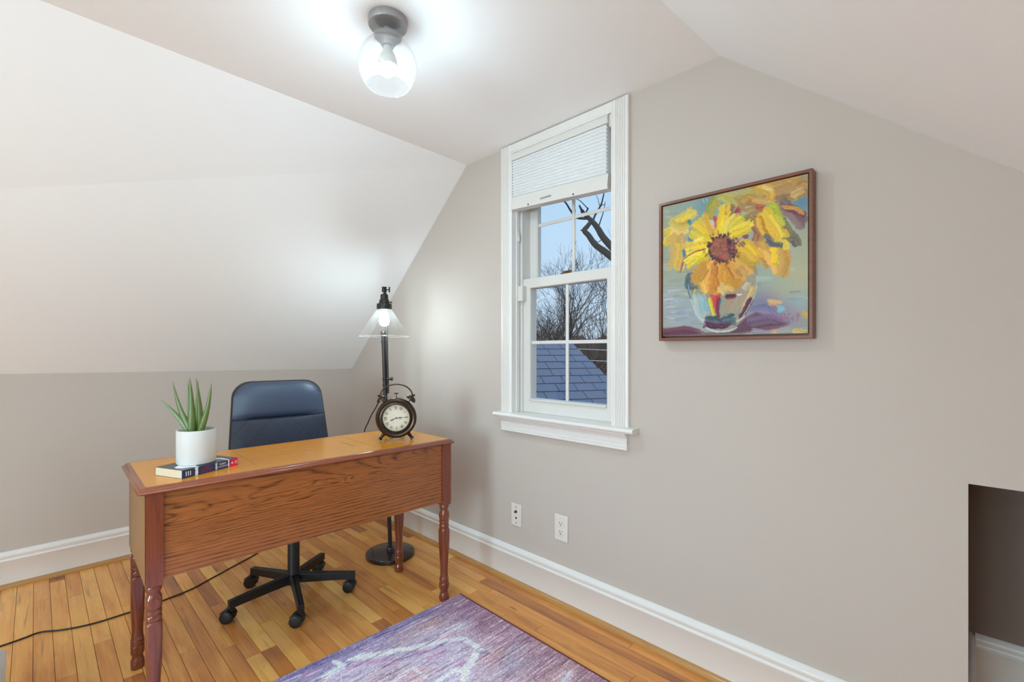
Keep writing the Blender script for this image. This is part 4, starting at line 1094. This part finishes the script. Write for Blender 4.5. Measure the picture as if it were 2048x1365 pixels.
# bells, posts, handle, hammer
for s in (-1, 1):
    a = R(38)*s
    d = Vector((0, math.sin(a), math.cos(a))); c = Vector((-.008,0,CZ)) + d*.096
    rotm = Vector((0,0,1)).rotation_difference(d).to_matrix().to_4x4()
    mb = MB(); mb.M = Matrix.Translation(c) @ rotm
    mb.lathe([(.0025,-.012),(.0025,.012)], 10); mb.build('bell_post', M['bronze_dark'], clk)
    mb = MB(); mb.M = Matrix.Translation(c + d*.008) @ rotm
    mb.lathe([(.0225,0),(.0245,.0),(.0245,.0025),(.0235,.007),(.0205,.0125),(.0150,.0170),(.0080,.0195),(.0035,.0202),(.0035,.0235),(.0055,.0255),(.0055,.0290),(.003,.0315),(.001,.032)], 32); mb.build('bell', M['bronze'], clk)
a = R(38)
hp = []
for k in range(13):
    q = k/12; th_ = math.pi*(1-q)
    hp.append((-.008, .074*math.cos(th_)*(1-.10*math.sin(th_)), CZ+.098+.074*math.sin(th_)**.8*.78))
mb = MB(); mb.tube(spline(hp, 4), .0032, 10); mb.build('handle', M['bronze'], clk)
mb = MB(); mb.tube([(-.008,0,CZ+.088),(-.008,0,CZ+.112)], .0018, 8); mb.box(-.011,-.005,-.010,.010,CZ+.111,CZ+.1155); mb.box(-.0085,-.0075,-.026,.030,CZ+.0945,CZ+.0955); mb.build('hammer', M['bronze_dark'], clk)
for s in (-1, 1):
    a = R(180-36)*s if False else R(143)*s
    d = Vector((0, math.sin(a), math.cos(a)))
    L = CZ/abs(math.cos(a)) - .086 - .0085
    c = Vector((.0,0,CZ)) + d*.086; rotm = Vector((0,0,1)).rotation_difference(d).to_matrix().to_4x4()
    mb = MB(); mb.M = Matrix.Translation(c) @ rotm
    mb.lathe([(.0065,0),(.0085,.004),(.0085,.012),(.0068,.020),(.0062,.030),(.0062,L-.010),(.0085,L-.006),(.0090,L-.001),(.0060,L+.001),(.001,L+.001)], 16); mb.build('leg', M['bronze_dark'], clk)
    mb = MB(); y = s*.026
    mb.tube(spline([(-.020,y-s*.004,CZ-.088),(-.030,y-s*.012,.008),(-.034,y,.0024),(-.030,y+s*.010,.010),(-.020,y+s*.006,CZ-.086)], 5), .0014, 6); mb.build('wire_foot', M['bronze_dark'], clk)

# ------------------------------------------------------------------ office chair
ch = empty('office_chair', (1.125, -.858, 0), R(-8)); tag(ch, 'dark navy leather swivel chair on black five star base behind the desk', 'chair')
mb = MB(); mb.lathe([(.001,.048),(.010,.048),(.011,.052),(.011,.062),(.020,.064),(.028,.070),(.030,.078),(.030,.108),(.0275,.120),(.0265,.128),(.0265,.285),(.0255,.290),(.001,.290)], 32); mb.build('column', M['blackplastic'], ch)
mb = MB(); mb.lathe([(.001,.288),(.015,.288),(.015,.420),(.001,.420)], 24); mb.build('gas_lift', M['blackmetal'], ch)
trail = Vector((-.713,-.701,0)); trail.rotate(Matrix.Rotation(R(8),3,'Z').to_quaternion())
for k in range(5):
    a = R(-78.6+72*k); d = Vector((math.cos(a), math.sin(a), 0)); n = Vector((-d.y, d.x, 0))
    mb = MB()
    def sec(r, zt, zb, w):
        c = d*r; return [c-n*w+Vector((0,0,zb)), c+n*w+Vector((0,0,zb)), c+n*w+Vector((0,0,zt-.003)), c+n*(w-.004)+Vector((0,0,zt)), c+n*.003+Vector((0,0,zt)), c+n*.0025+Vector((0,0,zt-.002)), c-n*.0025+Vector((0,0,zt-.002)), c-n*.003+Vector((0,0,zt)), c-n*(w-.004)+Vector((0,0,zt)), c-n*w+Vector((0,0,zt-.003))]
    mb.rings([sec(.022,.120,.076,.0165), sec(.10,.113,.073,.0150), sec(.20,.104,.068,.0140), sec(.262,.098,.064,.0135), sec(.280,.096,.060,.0135)])
    mb.lathe([(.001,.056),(.0085,.056),(.0085,.066),(.001,.066)], 12, c=(d.x*.268, d.y*.268))
    leg = mb.build('leg', M['blackplastic'], ch, smooth=30, bevel=.0012)
    # twin wheel caster
    st = d*.268; wc = st + trail*.016 + Vector((0,0,.0262)); axd = Vector((-trail.y, trail.x, 0))
    rm = Vector((0,0,1)).rotation_difference(axd).to_matrix().to_4x4()
    mb = MB()
    for s in (-1, 1):
        mb.M = Matrix.Translation(wc + axd*s*.0135) @ rm
        mb.lathe([(.001,-.0105),(.020,-.0105),(.0258,-.0085),(.0262,0),(.0258,.0085),(.020,.0105),(.010,.0112),(.001,.0112)], 28)
    mb.M = None
    # curved hood over the wheels and stem
    hood0 = []; pts_o = []
    for q in range(9):
        th_ = R(10+17*q); pts_o.append((math.cos(th_), math.sin(th_)))
    def hp_(p, r, s): return wc + (-trail)*p[0]*r + Vector((0,0,p[1]*r)) + axd*s
    rings = [[hp_(p,.0275,-.021), hp_(p,.0275,.021), hp_(p,.031,.021), hp_(p,.031,-.021)] for p in pts_o]
    mb.rings(rings); mb.tube([tuple(st+Vector((0,0,.045))), tuple(st+Vector((0,0,.060)))], .0105, 12)
    mb.build('caster', M['blackplastic'], leg, smooth=35)
# mechanism plate and seat
mb = MB(); mb.box(-.10,.10,-.07,.07,.415,.445); mb.build('mechanism', M['blackmetal'], ch, bevel=.004)
mb = MB(); mb.rings([rrect(-.22,.22,-.22,.22,.06,.446,6), rrect(-.24,.24,-.24,.24,.07,.456,6), rrect(-.245,.245,-.245,.245,.07,.480,6), rrect(-.235,.235,-.235,.235,.07,.500,6), rrect(-.19,.19,-.19,.19,.06,.508,6)]); mb.build('seat', M['leather'], ch, smooth=60)
def wback(z):
    zt, rc = 1.022, .080
    w = .243 if z < .62 else .243-.031*(z-.62)/(zt-.62)
    if z > zt-rc:
        q = min(1, (z-(zt-rc))/rc); w = w-rc+rc*math.sqrt(max(0, 1-q*q))
    return w
def xback(z): return -.225 - .125*max(0, (z-.46)/.56)**1.1
def pad(z0, z1, inset, x_front, x_back, crown=.012, n=18, topround=True):
    m = MB(); rings = []
    for k in range(n+1):
        s = k/n; z = z0+(z1-z0)*(1-(1-s)**1.6)
        w = max(.010, wback(z+inset)-inset)
        e = math.sin(math.pi*min(1, max(0, s)))**.35 if 0 < s < 1 else 0
        ring = []
        mN = 14
        for i in range(mN+1):
            y = -w+2*w*i/mN; prof_ = (1-(abs(y)/w)**6) if w > 0 else 0
            ring.append((xback(z)+x_back+(x_front-x_back)*(.25+.75*e*prof_)+crown*e*(1-(y/w)**2), y, z))
        for i in range(mN, -1, -1):
            y = -w+2*w*i/mN; ring.append((xback(z)+x_back, y, z))
        rings.append(ring)
    m.rings(rings); return m
m = MB(); rings = []
for k in range(25):
    s = k/24; z = .46+(1.022-.46)*(1-(1-s)**1.6); w = max(.02, wback(z)); rb = .010
    ring = [(xback(z)+x, y, z) for x, y in [(-.026,-w+rb),(-.018,-w),(.010,-w),(.016,-w+.004),(.016,w-.004),(.010,w),(-.018,w),(-.026,w-rb)]]
    rings.append(ring)
m.rings(rings); back = m.build('backrest', M['shell'], ch, smooth=50)
t = NT('quilted_navy_leather'); v = t.obj(); sx = t.n('ShaderNodeSeparateXYZ'); t.l(v, sx.inputs[0])
def dline(sign):
    q = t.math('ADD', t.math('MULTIPLY', sx.outputs[1], 9.5), t.math('MULTIPLY', sx.outputs[2], sign*8.5))
    return t.math('ABSOLUTE', t.math('SUBTRACT', t.math('FRACT', q), .5))
dm = t.math('MINIMUM', dline(1), dline(-1)); hgt = t.math('MULTIPLY', dm, 20.0, clamp=True)
t.pbsdf(t.mix(hgt, c4((25,32,48)), c4((32,41,62))), .5, 0, .1, .4, .5, t.bump(hgt, .22, .003)); M['quilt'] = t.m
pad(.835, 1.018, .005, .034, .012, .014).build('upper_cushion', M['leather'], back, smooth=60)
pad(.505, .8335, .005, .028, .012, .010).build('quilted_cushion', M['quilt'], back, smooth=60)

# ------------------------------------------------------------------ floor lamp
LB = Vector((1.04, -.2855, 0))
lamp = empty('floor_lamp', LB); tag(lamp, 'dark bronze floor lamp with clear cone glass shade in the corner behind the desk', 'lamp')
L = lambda x, y, z: (x-LB.x, y-LB.y, z)
mb = MB(); mb.lathe([(.001,0),(.134,0),(.1365,.002),(.1372,.005),(.1372,.018),(.1355,.0225),(.131,.0245),(.001,.0245)], 72); mb.build('base', M['lampbase'], lamp)
mb = MB(); mb.lathe([(.001,.024),(.021,.024),(.021,.046),(.019,.049),(.001,.049)], 28); mb.build('base_collar', M['lampbase'], lamp)
mb = MB(); mb.tube([L(1.04,-.2855,.046), L(1.0119,-.3127,1.246), L(1.0108,-.3138,1.283)], .0115, 16); mb.build('pole', M['lampmetal'], lamp)
mb = MB(); 
mb.M = Matrix.Translation(L(1.0108,-.3138,1.283)); mb.lathe([(.001,-.004),(.014,-.004),(.016,.002),(.014,.010),(.008,.014),(.001,.015)], 20); mb.build('finial', M['lampmetal'], lamp)
mb = MB(); mb.tube([L(1.0310,-.2940,.935), L(1.0253,-.2995,1.246), L(1.0205,-.3042,1.515)], .0062, 12); mb.build('sliding_rod', M['lampmetal'], lamp)
mb = MB(); 
for z in (1.02, .985, 1.236):
    k = (z-.046)/1.2; px, py = 1.04-.0281*k, -.2855-.0272*k
    mb = MB(); mb.M = Matrix.Translation(L(px, py, z)); mb.lathe([(.0118,-.005),(.0142,-.004),(.0142,.004),(.0118,.005)], 16); mb.build('pole_ring', M['lampmetal'], lamp)
mb = MB()
mb.tube([L(1.018,-.3065,1.02), L(1.043,-.282,1.02)], .0075, 12); mb.tube([L(1.043,-.282,1.02), L(1.050,-.275,1.02)], .0105, 12)
mb.build('height_clamp', M['lampmetal'], lamp)
HX, HY = 1.105, -.362
mb = MB(); mb.tube([L(1.0205,-.3042,1.515), L(HX-.004,HY+.004,1.524)], .0060, 12); mb.build('arm', M['lampmetal'], lamp)
mb = MB(); mb.M = Matrix.Translation(L(HX,HY,0)); mb.lathe([(.001,1.510),(.0135,1.510),(.0135,1.526),(.0120,1.527),(.0120,1.530),(.0135,1.531),(.0135,1.538),(.001,1.538)], 20)
mb.lathe([(.001,1.492),(.0062,1.492),(.0062,1.512),(.001,1.512)], 12); mb.build('head_clamp', M['blackmetal'], lamp)
mb = MB(); q = Vector(L(HX,HY,1.523)); rv = Vector((.713,.701,0))
mb.tube([q+rv*.012, q+rv*.027], .0030, 8); mb.tube([q+rv*.028+Vector((0,0,-.011)), q+rv*.028+Vector((0,0,.011))], [.0038,.0038], 8)
mb.M = Matrix.Translation(q+rv*.028+Vector((0,0,.011))); mb.lathe([(.001,-.004),(.0042,-.003),(.0048,0),(.0042,.003),(.001,.004)], 10)
mb.M = Matrix.Translation(q+rv*.028+Vector((0,0,-.011))); mb.lathe([(.001,-.004),(.0042,-.003),(.0048,0),(.0042,.003),(.001,.004)], 10)
mb.build('thumbscrew', M['blackmetal'], lamp)
mb = MB(); mb.M = Matrix.Translation(L(HX,HY,0)); mb.lathe([(.001,1.497),(.016,1.497),(.0205,1.493),(.0212,1.486),(.0212,1.474),(.0225,1.470),(.0262,1.464),(.0285,1.452),(.0290,1.447),(.0395,1.444),(.0412,1.440),(.0412,1.414),(.0395,1.412),(.001,1.412)], 36); sk = mb.build('socket', M['lampmetal'], lamp, smooth=30)
mb = MB(); k0 = Vector(L(HX,HY,1.452))+rv*.030; mb.tube([k0, k0+rv*.006, k0+rv*.0061, k0+rv*.012], [.003,.003,.0045,.006], 8); mb.build('switch_key', M['lampmetal'], sk)
mb = MB(); mb.M = Matrix.Translation(L(HX,HY,0))
mb.lathe([(.0385,1.416),(.0400,1.413),(.088,1.340),(.1370,1.2640),(.1378,1.2620),(.1365,1.2612),(.1352,1.2632),(.0865,1.3385),(.0380,1.4125)], 72, closed=True); sh_ = mb.build('glass_shade', M['shade'], lamp, smooth=50)
mb = MB(); mb.M = Matrix.Translation(L(HX,HY,0)); mb.lathe([(.1373+.0014*math.cos(a), 1.2622+.0014*math.sin(a)) for a in [2*math.pi*k/8 for k in range(8)]], 72, closed=True); mb.build('rim', M['rimglass'], sh_)
mb = MB(); mb.M = Matrix.Translation(L(HX,HY,0)); mb.lathe([(.001,1.413),(.013,1.413),(.013,1.398),(.001,1.398)], 20); mb.build('bulb_neck', M['ceramic'], lamp)
mb = MB(); mb.M = Matrix.Translation(L(HX,HY,0)); mb.lathe([(.001,1.3975),(.0125,1.3975),(.0145,1.388),(.0200,1.376),(.0250,1.362),(.0270,1.348),(.0250,1.334),(.0190,1.325),(.0100,1.3205),(.001,1.3195)], 28); bo = mb.build('bulb', M['bulb2'], lamp, smooth=60); bo['label'] = 'lit bulb inside the cone shade'
cp = [(1.006,-.305,.935),(.992,-.317,.912),(.972,-.338,.854),(.951,-.358,.805),(.936,-.372,.758),(.924,-.385,.712),(.895,-.39,.55),(.80,-.33,.30),(.60,-.20,.07),(.42,-.16,.004),(.24,-.22,.004),(.21,-.45,.004),(.32,-.70,.004),(.470,-.818,.004),(.557,-.957,.004),(.640,-1.096,.004),(.694,-1.191,.004),(.722,-1.305,.004),(.736,-1.381,.004),(.737,-1.443,.004),(.739,-1.528,.004),(.727,-1.591,.004),(.701,-1.652,.004),(.662,-1.711,.004),(.672,-1.761,.004),(.680,-1.812,.004),(.690,-1.92,.004),(.72,-2.1,.004)]
mb = MB(); mb.tube([L(*p) for p in spline(cp, 6)], .0033, 8); co = mb.build('power_cord', M['blackplastic'], lamp); co['label'] = 'thin black cord trailing across the floor'

# ------------------------------------------------------------------ ceiling light
CL = Vector((2.108, -.934, ZC))
cl = empty('ceiling_light', CL); tag(cl, 'flush ceiling light with grey canopy and clear glass globe', 'ceiling lamp')
mb = MB(); mb.lathe([(.001,-.0002),(.0600,-.0002),(.0610,-.003),(.0605,-.022),(.0590,-.0245),(.045,-.0255),(.030,-.0270),(.018,-.029),(.001,-.029)], 64); mb.build('canopy', M['canopy'], cl, smooth=35)
mb = MB(); mb.lathe([(.001,-.0285),(.0130,-.0285),(.0130,-.034),(.0150,-.036),(.0150,-.074),(.0190,-.076),(.0190,-.088),(.001,-.088)], 28); mb.build('socket', M['canopy'], cl, smooth=35)
mb = MB(); mb.tube([(-.020,-.004,-.029),(-.020,-.004,-.044)], .0035, 10); mb.tube([(-.020,-.004,-.044),(-.020,-.004,-.050)], .0050, 10); mb.build('thumb_nut', M['canopy'], cl)
gz, gR = -.150, .0925
prof = []
a0, a1 = math.asin(.046/gR), math.pi-math.asin(.066/gR)
out = [(gR*math.sin(a), gz+gR*math.cos(a)) for a in [a0+(a1-a0)*k/28 for k in range(29)]]
inn = [((gR-.0022)*math.sin(a), gz+(gR-.0022)*math.cos(a)) for a in [a0+(a1-a0)*k/28 for k in range(29)]]
lip_o = [(.0475,-.0545),(.0462,-.0590),(.0458,-.0640)]; lip_i = [(.0436,-.0640),(.0438,-.0590),(.0450,-.0548)]
mb = MB(); mb.lathe(lip_o + out + [(.0655, out[-1][1]-.001)] + inn[::-1] + lip_i, 72, closed=True); mb.build('glass_globe', M['globe'], cl, smooth=60)
mb = MB(); mb.lathe([(.0190,-.086),(.0360,-.060),(.0432,-.0575),(.0432,-.0555),(.0350,-.058),(.0180,-.083)], 40, closed=True); mb.build('globe_holder', M['canopy'], cl)
mb = MB(); mb.lathe([(.001,-.088),(.0135,-.088),(.0150,-.100),(.0220,-.114),(.0272,-.127),(.0292,-.136),(.0300,-.146),(.0297,-.151),(.001,-.151)], 32); mb.build('bulb_uplight_block', M['ceramic'], cl)  # opaque collar added over the bulb's upper half to hold light off ceiling
mb = MB(); mb.lathe([(.001,-.1515),(.0296,-.1515),(.0282,-.160),(.0225,-.172),(.0130,-.179),(.001,-.1815)], 32); bo = mb.build('bulb', M['bulb'], cl, smooth=60); bo['label'] = 'bright white lit bulb'

# ------------------------------------------------------------------ outside
hs = empty('house', (.1372, 2.3194, 1.2621), R(61.96)); tag(hs, 'neighbouring house with blue grey shingled roof outside the window', 'house')
SL = R(30); cs, sn = math.cos(SL), math.sin(SL)
def rk(s): return .212 + .158*s            # rake edge position along the ridge axis
t = NT('blue_grey_shingle'); v = t.obj(); n = t.noise(v, 260, 3, .7); n2 = t.noise(v, 4, 2)
ra = t.n('ShaderNodeAttribute'); ra.attribute_name = 'shade'
cc = t.mix(t.math('MULTIPLY_ADD', n, 1.6, -.35, clamp=True), c4((84,92,116)), c4((150,157,178)))
cc = t.mix(t.math('MULTIPLY', n2, .3), cc, c4((106,112,132)))
t.pbsdf(cc, .9, 0, 0, .1, .2, t.bump(n, .4, .003)); M['shingle'] = t.m
mb = MB(); r5 = random.Random(4); row = .132; s = 0.0; k = 0
while s < 1.55:
    x = max(-2.0, (.38-2.319+.407*(s+row))/.883) - .0; x += .05*r5.random(); xe = rk(s+row*.5)
    while x < xe:
        w = .205*(.93+.14*r5.random()); x1 = min(x+w, xe)
        if x1-x > .01:
            g = .0035; lift = .010
            def P(xx, ss, h): return (xx, -ss*cs-h*sn*-0 - h*sn, -ss*sn+h*cs)
            a = [P(x+g,s,.000),P(x1-g,s,.000),P(x1-g,s+row-.005,.000),P(x+g,s+row-.005,.000),P(x+g,s,.003),P(x1-g,s,.003),P(x1-g,s+row-.005,lift),P(x+g,s+row-.005,lift)]
            mb.add(a, [[3,2,1,0],[4,5,6,7],[0,1,5,4],[1,2,6,5],[2,3,7,6],[3,0,4,7]])
        x = x1
    s += row; k += 1
mb.build('shingles', M['shingle'], hs, smooth=0)
M['roofdeck'] = plain('dark_roof_felt', (26,28,36), .95); M['siding'] = plain('pale_siding', (196,196,192), .7)
mb = MB()
f = [(-2.0,0,-.002),(rk(0),0,-.002),(rk(1.58),-1.58*cs,-1.58*sn-.002),(-1.42,-1.58*cs,-1.58*sn-.002)]
mb.add(f+[(x,y,z-.06) for x,y,z in f], [[0,1,2,3],[7,6,5,4],[0,4,5,1],[1,5,6,2],[2,6,7,3],[3,7,4,0]])
f = [(-2.0,0,-.002),(rk(0),0,-.002),(rk(0),2.6*cs,-2.6*sn-.002),(-2.0,2.6*cs,-2.6*sn-.002)]
mb.add(f+[(x,y,z-.06) for x,y,z in f], [[0,1,2,3],[7,6,5,4],[0,4,5,1],[1,5,6,2],[2,6,7,3],[3,7,4,0]])
mb.build('roof_deck', M['roofdeck'], hs, smooth=0)
mb = MB(); mb.prism([(0,-.10),(-1.4*cs,-.10-1.4*sn),(-1.4*cs,-4.7),(2.2*cs,-4.7),(2.2*cs,-.10-2.2*sn)], -1.15, .10, 'x'); mb.build('wall', M['siding'], hs, smooth=0)
mb = MB(); mb.M = Matrix.Translation((-.42,.30,-.17)); mb.lathe([(.001,-.05),(.05,-.05),(.05,.21),(.062,.215),(.062,.235),(.05,.255),(.001,.262)], 16)
M['ventred'] = plain('rusty_red_vent', (118,66,50), .7, var=.3); mb.build('roof_vent', M['ventred'], hs)

def grow(mb, p, d, length, r, depth, rr, up=.15, seg=5, spread=38, kids=(2,3), shrink=.70, wob=.22, minr=.003):
    n = 5 if depth > 1 else 4; pts = [Vector(p)]; d = Vector(d).normalized(); q = Vector(p)
    dirs = []
    for k in range(n):
        d = (d + Vector((rr.gauss(0,wob), rr.gauss(0,wob), rr.gauss(0,wob)+up*.3))*.55).normalized()
        q = q + d*length/n; pts.append(q.copy()); dirs.append(d.copy())
    rad = [max(minr*.6, r*(1-.42*k/n)) for k in range(n+1)]
    mb.tube(pts, rad, seg if r > .02 else 4 if r > .008 else 3, cap=False)
    if depth <= 0: return
    for k in range(rr.randint(*kids)+(1 if depth > 2 else 0)):
        i = rr.randint(2, n) if k else n
        base = pts[i]; dd = dirs[min(i, n-1)]
        ax_ = dd.orthogonal().normalized(); ax_.rotate(Matrix.Rotation(rr.uniform(0, 2*math.pi), 3, dd).to_quaternion())
        nd = dd.copy(); nd.rotate(Matrix.Rotation(R(rr.uniform(spread*.4, spread*1.25)), 3, ax_).to_quaternion())
        grow(mb, base, nd, length*shrink*rr.uniform(.75,1.15), max(minr, rad[i]*rr.uniform(.55,.78)), depth-1, rr, up, seg, spread, kids, shrink, wob, minr)
GZ = -3.5
# near tree: trunk beyond the right edge, mottled limbs reaching into the upper panes
mb = MB()
mb.tube(spline([(.634,3.929,GZ),(.611,3.907,-1),(.611,3.907,1.198),(.543,3.84,1.935),(.451,3.75,2.8),(.497,3.795,4.4)], 4), [.17-.0045*k for k in range(21)], 10)
def limb(pts, r0, r1, n=5, seg=8):
    P = spline(pts, n); m = len(P); mb.tube(P, [r0+(r1-r0)*k/(m-1) for k in range(m)], seg)
limb([(.56,3.85,1.85),(.43,3.72,2.10),(.306,3.607,2.283),(.09,3.394,2.604),(.021,3.327,2.752),(-.028,3.279,2.839),(-.096,3.212,2.926),(-.127,3.181,2.987)], .062, .022)
limb([(.56,3.85,1.78),(.42,3.71,2.05),(.294,3.595,2.214),(.09,3.394,2.448),(-.003,3.303,2.544),(-.065,3.242,2.665),(-.103,3.205,2.726),(-.072,3.236,2.787),(-.034,3.272,2.856)], .056, .024)
for pts, a, b in [([(-.065,3.242,2.882),(-.171,3.138,2.891),(-.226,3.084,2.978),(-.264,3.047,3.065),(-.295,3.017,3.117),(-.33,2.98,3.25)],.018,.006),([(.021,3.327,2.752),(.046,3.352,2.856),(.073,3.378,2.978),(.09,3.39,3.1)],.010,.003),
    ([(-.028,3.279,2.839),(-.003,3.303,2.926),(.046,3.352,3.047),(.065,3.37,3.134),(.077,3.382,3.221),(.08,3.39,3.35)],.014,.005),([(-.065,3.242,2.995),(-.134,3.175,3.099),(-.189,3.12,3.143),(-.25,3.06,3.2)],.007,.002),([(.05,3.35,3.03),(.034,3.339,3.056),(.021,3.327,3.134),(-.006,3.3,3.204)],.006,.002),
    ([(.09,3.394,2.561),(.065,3.37,2.613),(.021,3.327,2.578),(-.003,3.303,2.604)],.007,.003),([(-.202,3.108,2.943),(-.183,3.126,2.978),(-.202,3.108,3.065)],.006,.002),([(-.264,3.047,3.065),(-.276,3.035,3.117),(-.27,3.04,3.2)],.005,.002),([(.046,3.352,3.047),(.09,3.394,3.065)],.006,.003),([(-.127,3.181,2.987),(-.15,3.16,3.05)],.016,.010),([(-.096,3.212,2.926),(-.07,3.24,3.02)],.012,.008),([(-.103,3.205,2.726),(-.135,3.17,2.73)],.016,.010)]:
    limb(pts, a, b, 4, 6)
rr = random.Random(21)
for k in range(5): grow(mb, (.49,3.79,3.0+.3*k), (rr.uniform(-.3,1), rr.uniform(-.5,1), .7), 1.3, .05, 3, rr)
tr = mb.build('tree', M['limbbark'], smooth=60); tag(tr, 'near bare tree whose thick mottled limbs cross the upper window pane', 'tree')
def tree(seed, x, y, h, r, label, group=None, mat='bark', depth=6, spread=34, low=.30, minr=.006, kids=(2,3)):
    rr = random.Random(seed); mb = MB()
    top = GZ + h*low
    mb.tube([(x,y,GZ),(x+rr.gauss(0,.05),y,GZ+h*low*.5),(x+rr.gauss(0,.08),y,top)], [r*1.25, r*1.05, r*.92], 8, cap=False)
    for k in range(3):
        a = rr.uniform(0, 2*math.pi); d = Vector((math.cos(a)*.38, math.sin(a)*.38, 1))
        grow(mb, (x,y,top-.05-.25*k), d, h*.25, r*.62, depth-1, rr, .25, 6, spread, kids, .76, .2, minr)
    sc = h/(max(v[2] for v in mb.v)-GZ)
    mb.v = [(x+(v[0]-x)*sc**.5, y+(v[1]-y)*sc**.5, GZ+(v[2]-GZ)*sc) for v in mb.v]
    o = mb.build('tree', M[mat], smooth=60); tag(o, label, 'tree', group); return o
tree(31, -5.05, 9.55, 8.25, .19, 'middle bare tree with dark trunk directly beyond the shingled roof', depth=6, spread=36, minr=.0045, kids=(3,4))
G = 'woodland trees beyond the house'
LBL = 'bare leafless tree in the distant woods beyond the shingled roof'
for k, (x, y, h) in enumerate([(-8.7,11.4,6.5),(-6.5,13.7,6.6),(-12.6,16.2,7.3),(-10.4,18.3,7.7),(-8.9,15.2,6.9),(-3.6,12.6,6.2),(-5.4,17.4,7.0),(-7.6,12.6,6.1),(-8.2,19.0,7.2)]):
    tree(50+k, x, y, h, .13+.03*(k % 3), LBL, G, 'bark2' if k % 2 else 'bark', depth=6, spread=36, low=.25, minr=.007)
mb = MB(); mb.add([(-60,1.2,GZ),(40,1.2,GZ),(40,90,GZ),(-60,90,GZ),(-60,1.2,GZ-.3),(40,1.2,GZ-.3),(40,90,GZ-.3),(-60,90,GZ-.3)], [[0,1,2,3],[7,6,5,4],[0,4,5,1],[1,5,6,2],[2,6,7,3],[3,7,4,0]])
struct(mb, 'ground', M['litter'], 'brown leaf covered ground outside', 'ground', smooth=0)
# wooded bank in the distance
mb = MB(); rr = random.Random(5); rings = []
n = 60
for k in range(n+1):
    q = k/n; cx, cy = -34+46*q, 22+16*q
    h = 5.2+.3*math.sin(q*23)+.5*rr.random()
    rings.append([(cx-1.2,cy-5,GZ-.1),(cx-1.0,cy-3+rr.random(),GZ+h*.45),(cx,cy-.5+rr.random(),GZ+h),(cx+.6,cy+2.5,GZ+h*.7),(cx+1,cy+5,GZ-.1)])
mb.rings(rings); bk_ = mb.build('wooded_bank', M['litter'], smooth=30); tag(bk_, 'brown wooded bank far behind the bare trees', 'bank', kind='stuff')
# wire seen against the woods
for a, b, lb in (((-3.2,5.9,1.26),(.9,6.6,1.10),'upper of the two pale wires beyond the roof edge'), ((-3.2,5.9,1.02),(.9,6.6,.92),'lower of the two pale wires beyond the roof edge')):
    mb = MB(); mb.tube([a, b], .006, 6); tag(mb.build('utility_wire', M['plate']), lb, 'wire')

# ------------------------------------------------------------------ light
wd = bpy.data.worlds.new('sky'); scene.world = wd; wd.use_nodes = True
nt = wd.node_tree; nt.nodes.clear()
o_ = nt.nodes.new('ShaderNodeOutputWorld'); b_ = nt.nodes.new('ShaderNodeBackground'); tc = nt.nodes.new('ShaderNodeTexCoord'); sp_ = nt.nodes.new('ShaderNodeSeparateXYZ'); cr = nt.nodes.new('ShaderNodeValToRGB')
nt.links.new(tc.outputs['Generated'], sp_.inputs[0]); nt.links.new(sp_.outputs[2], cr.inputs[0]); nt.links.new(cr.outputs[0], b_.inputs[0]); nt.links.new(b_.outputs[0], o_.inputs[0])
e = cr.color_ramp.elements; e[0].position = .0; e[0].color = c4((206,228,250)); e[1].position = .55; e[1].color = c4((176,220,255))
b_.inputs[1].default_value = 1.0
def area(name, loc, rot, sx, sy, power, colr=(1,1,1)):
    l = bpy.data.lights.new(name, 'AREA'); l.shape = 'RECTANGLE'; l.size = sx; l.size_y = sy; l.energy = power; l.color = colr
    o = bpy.data.objects.new(name, l); col.objects.link(o); o.location = loc; o.rotation_euler = rot; return o
area('rear_fill_light', ((RX0+RX1)/2, YB-.2, (RZ0+RZ1)/2), (R(90),0,0), RX1-RX0, RZ1-RZ0, 86, (.81,1.14,1.33))  # added fill lamp, set outside the made-up rear window
sc_ = rs_((SA0+SA1)/2, (SB0+SB1)/2, .16)
sk_l = area('roof_fill_light', sc_, (0,0,0), 1.0, 1.15, 25, (.81,1.14,1.33))  # second added fill lamp, above the made-up roof window
sk_l.rotation_euler = Vector((-.64,0,-.77)).to_track_quat('-Z','Y').to_euler()
sun = bpy.data.lights.new('sun', 'SUN'); sun.energy = .8; sun.angle = R(20); so = bpy.data.objects.new('sun', sun); col.objects.link(so); so.rotation_euler = (R(35), R(25), 0)

# ------------------------------------------------------------------ camera
cam = bpy.data.cameras.new('camera'); co_ = bpy.data.objects.new('camera', cam); col.objects.link(co_)
co_.location = (3.4415, -1.7241, 1.18); co_.rotation_euler = (R(90), 0, .7767)
cam.sensor_width = 36; cam.lens = 936.5353/2048*36; cam.shift_y = (702.79-682.5)/2048; cam.clip_start = .02; cam.clip_end = 300
scene.camera = co_
vs_ = scene.view_settings; vs_.view_transform = 'Standard'; vs_.look = 'None'; vs_.gamma = 1; vs_.exposure = 0.0; vs_.use_curve_mapping = False
scene.cycles.use_denoising = True
scene.cycles.caustics_reflective = False; scene.cycles.caustics_refractive = False
scene.cycles.sample_clamp_indirect = 6
scene.cycles.max_bounces = 12; scene.cycles.diffuse_bounces = 6; scene.cycles.transparent_max_bounces = 24
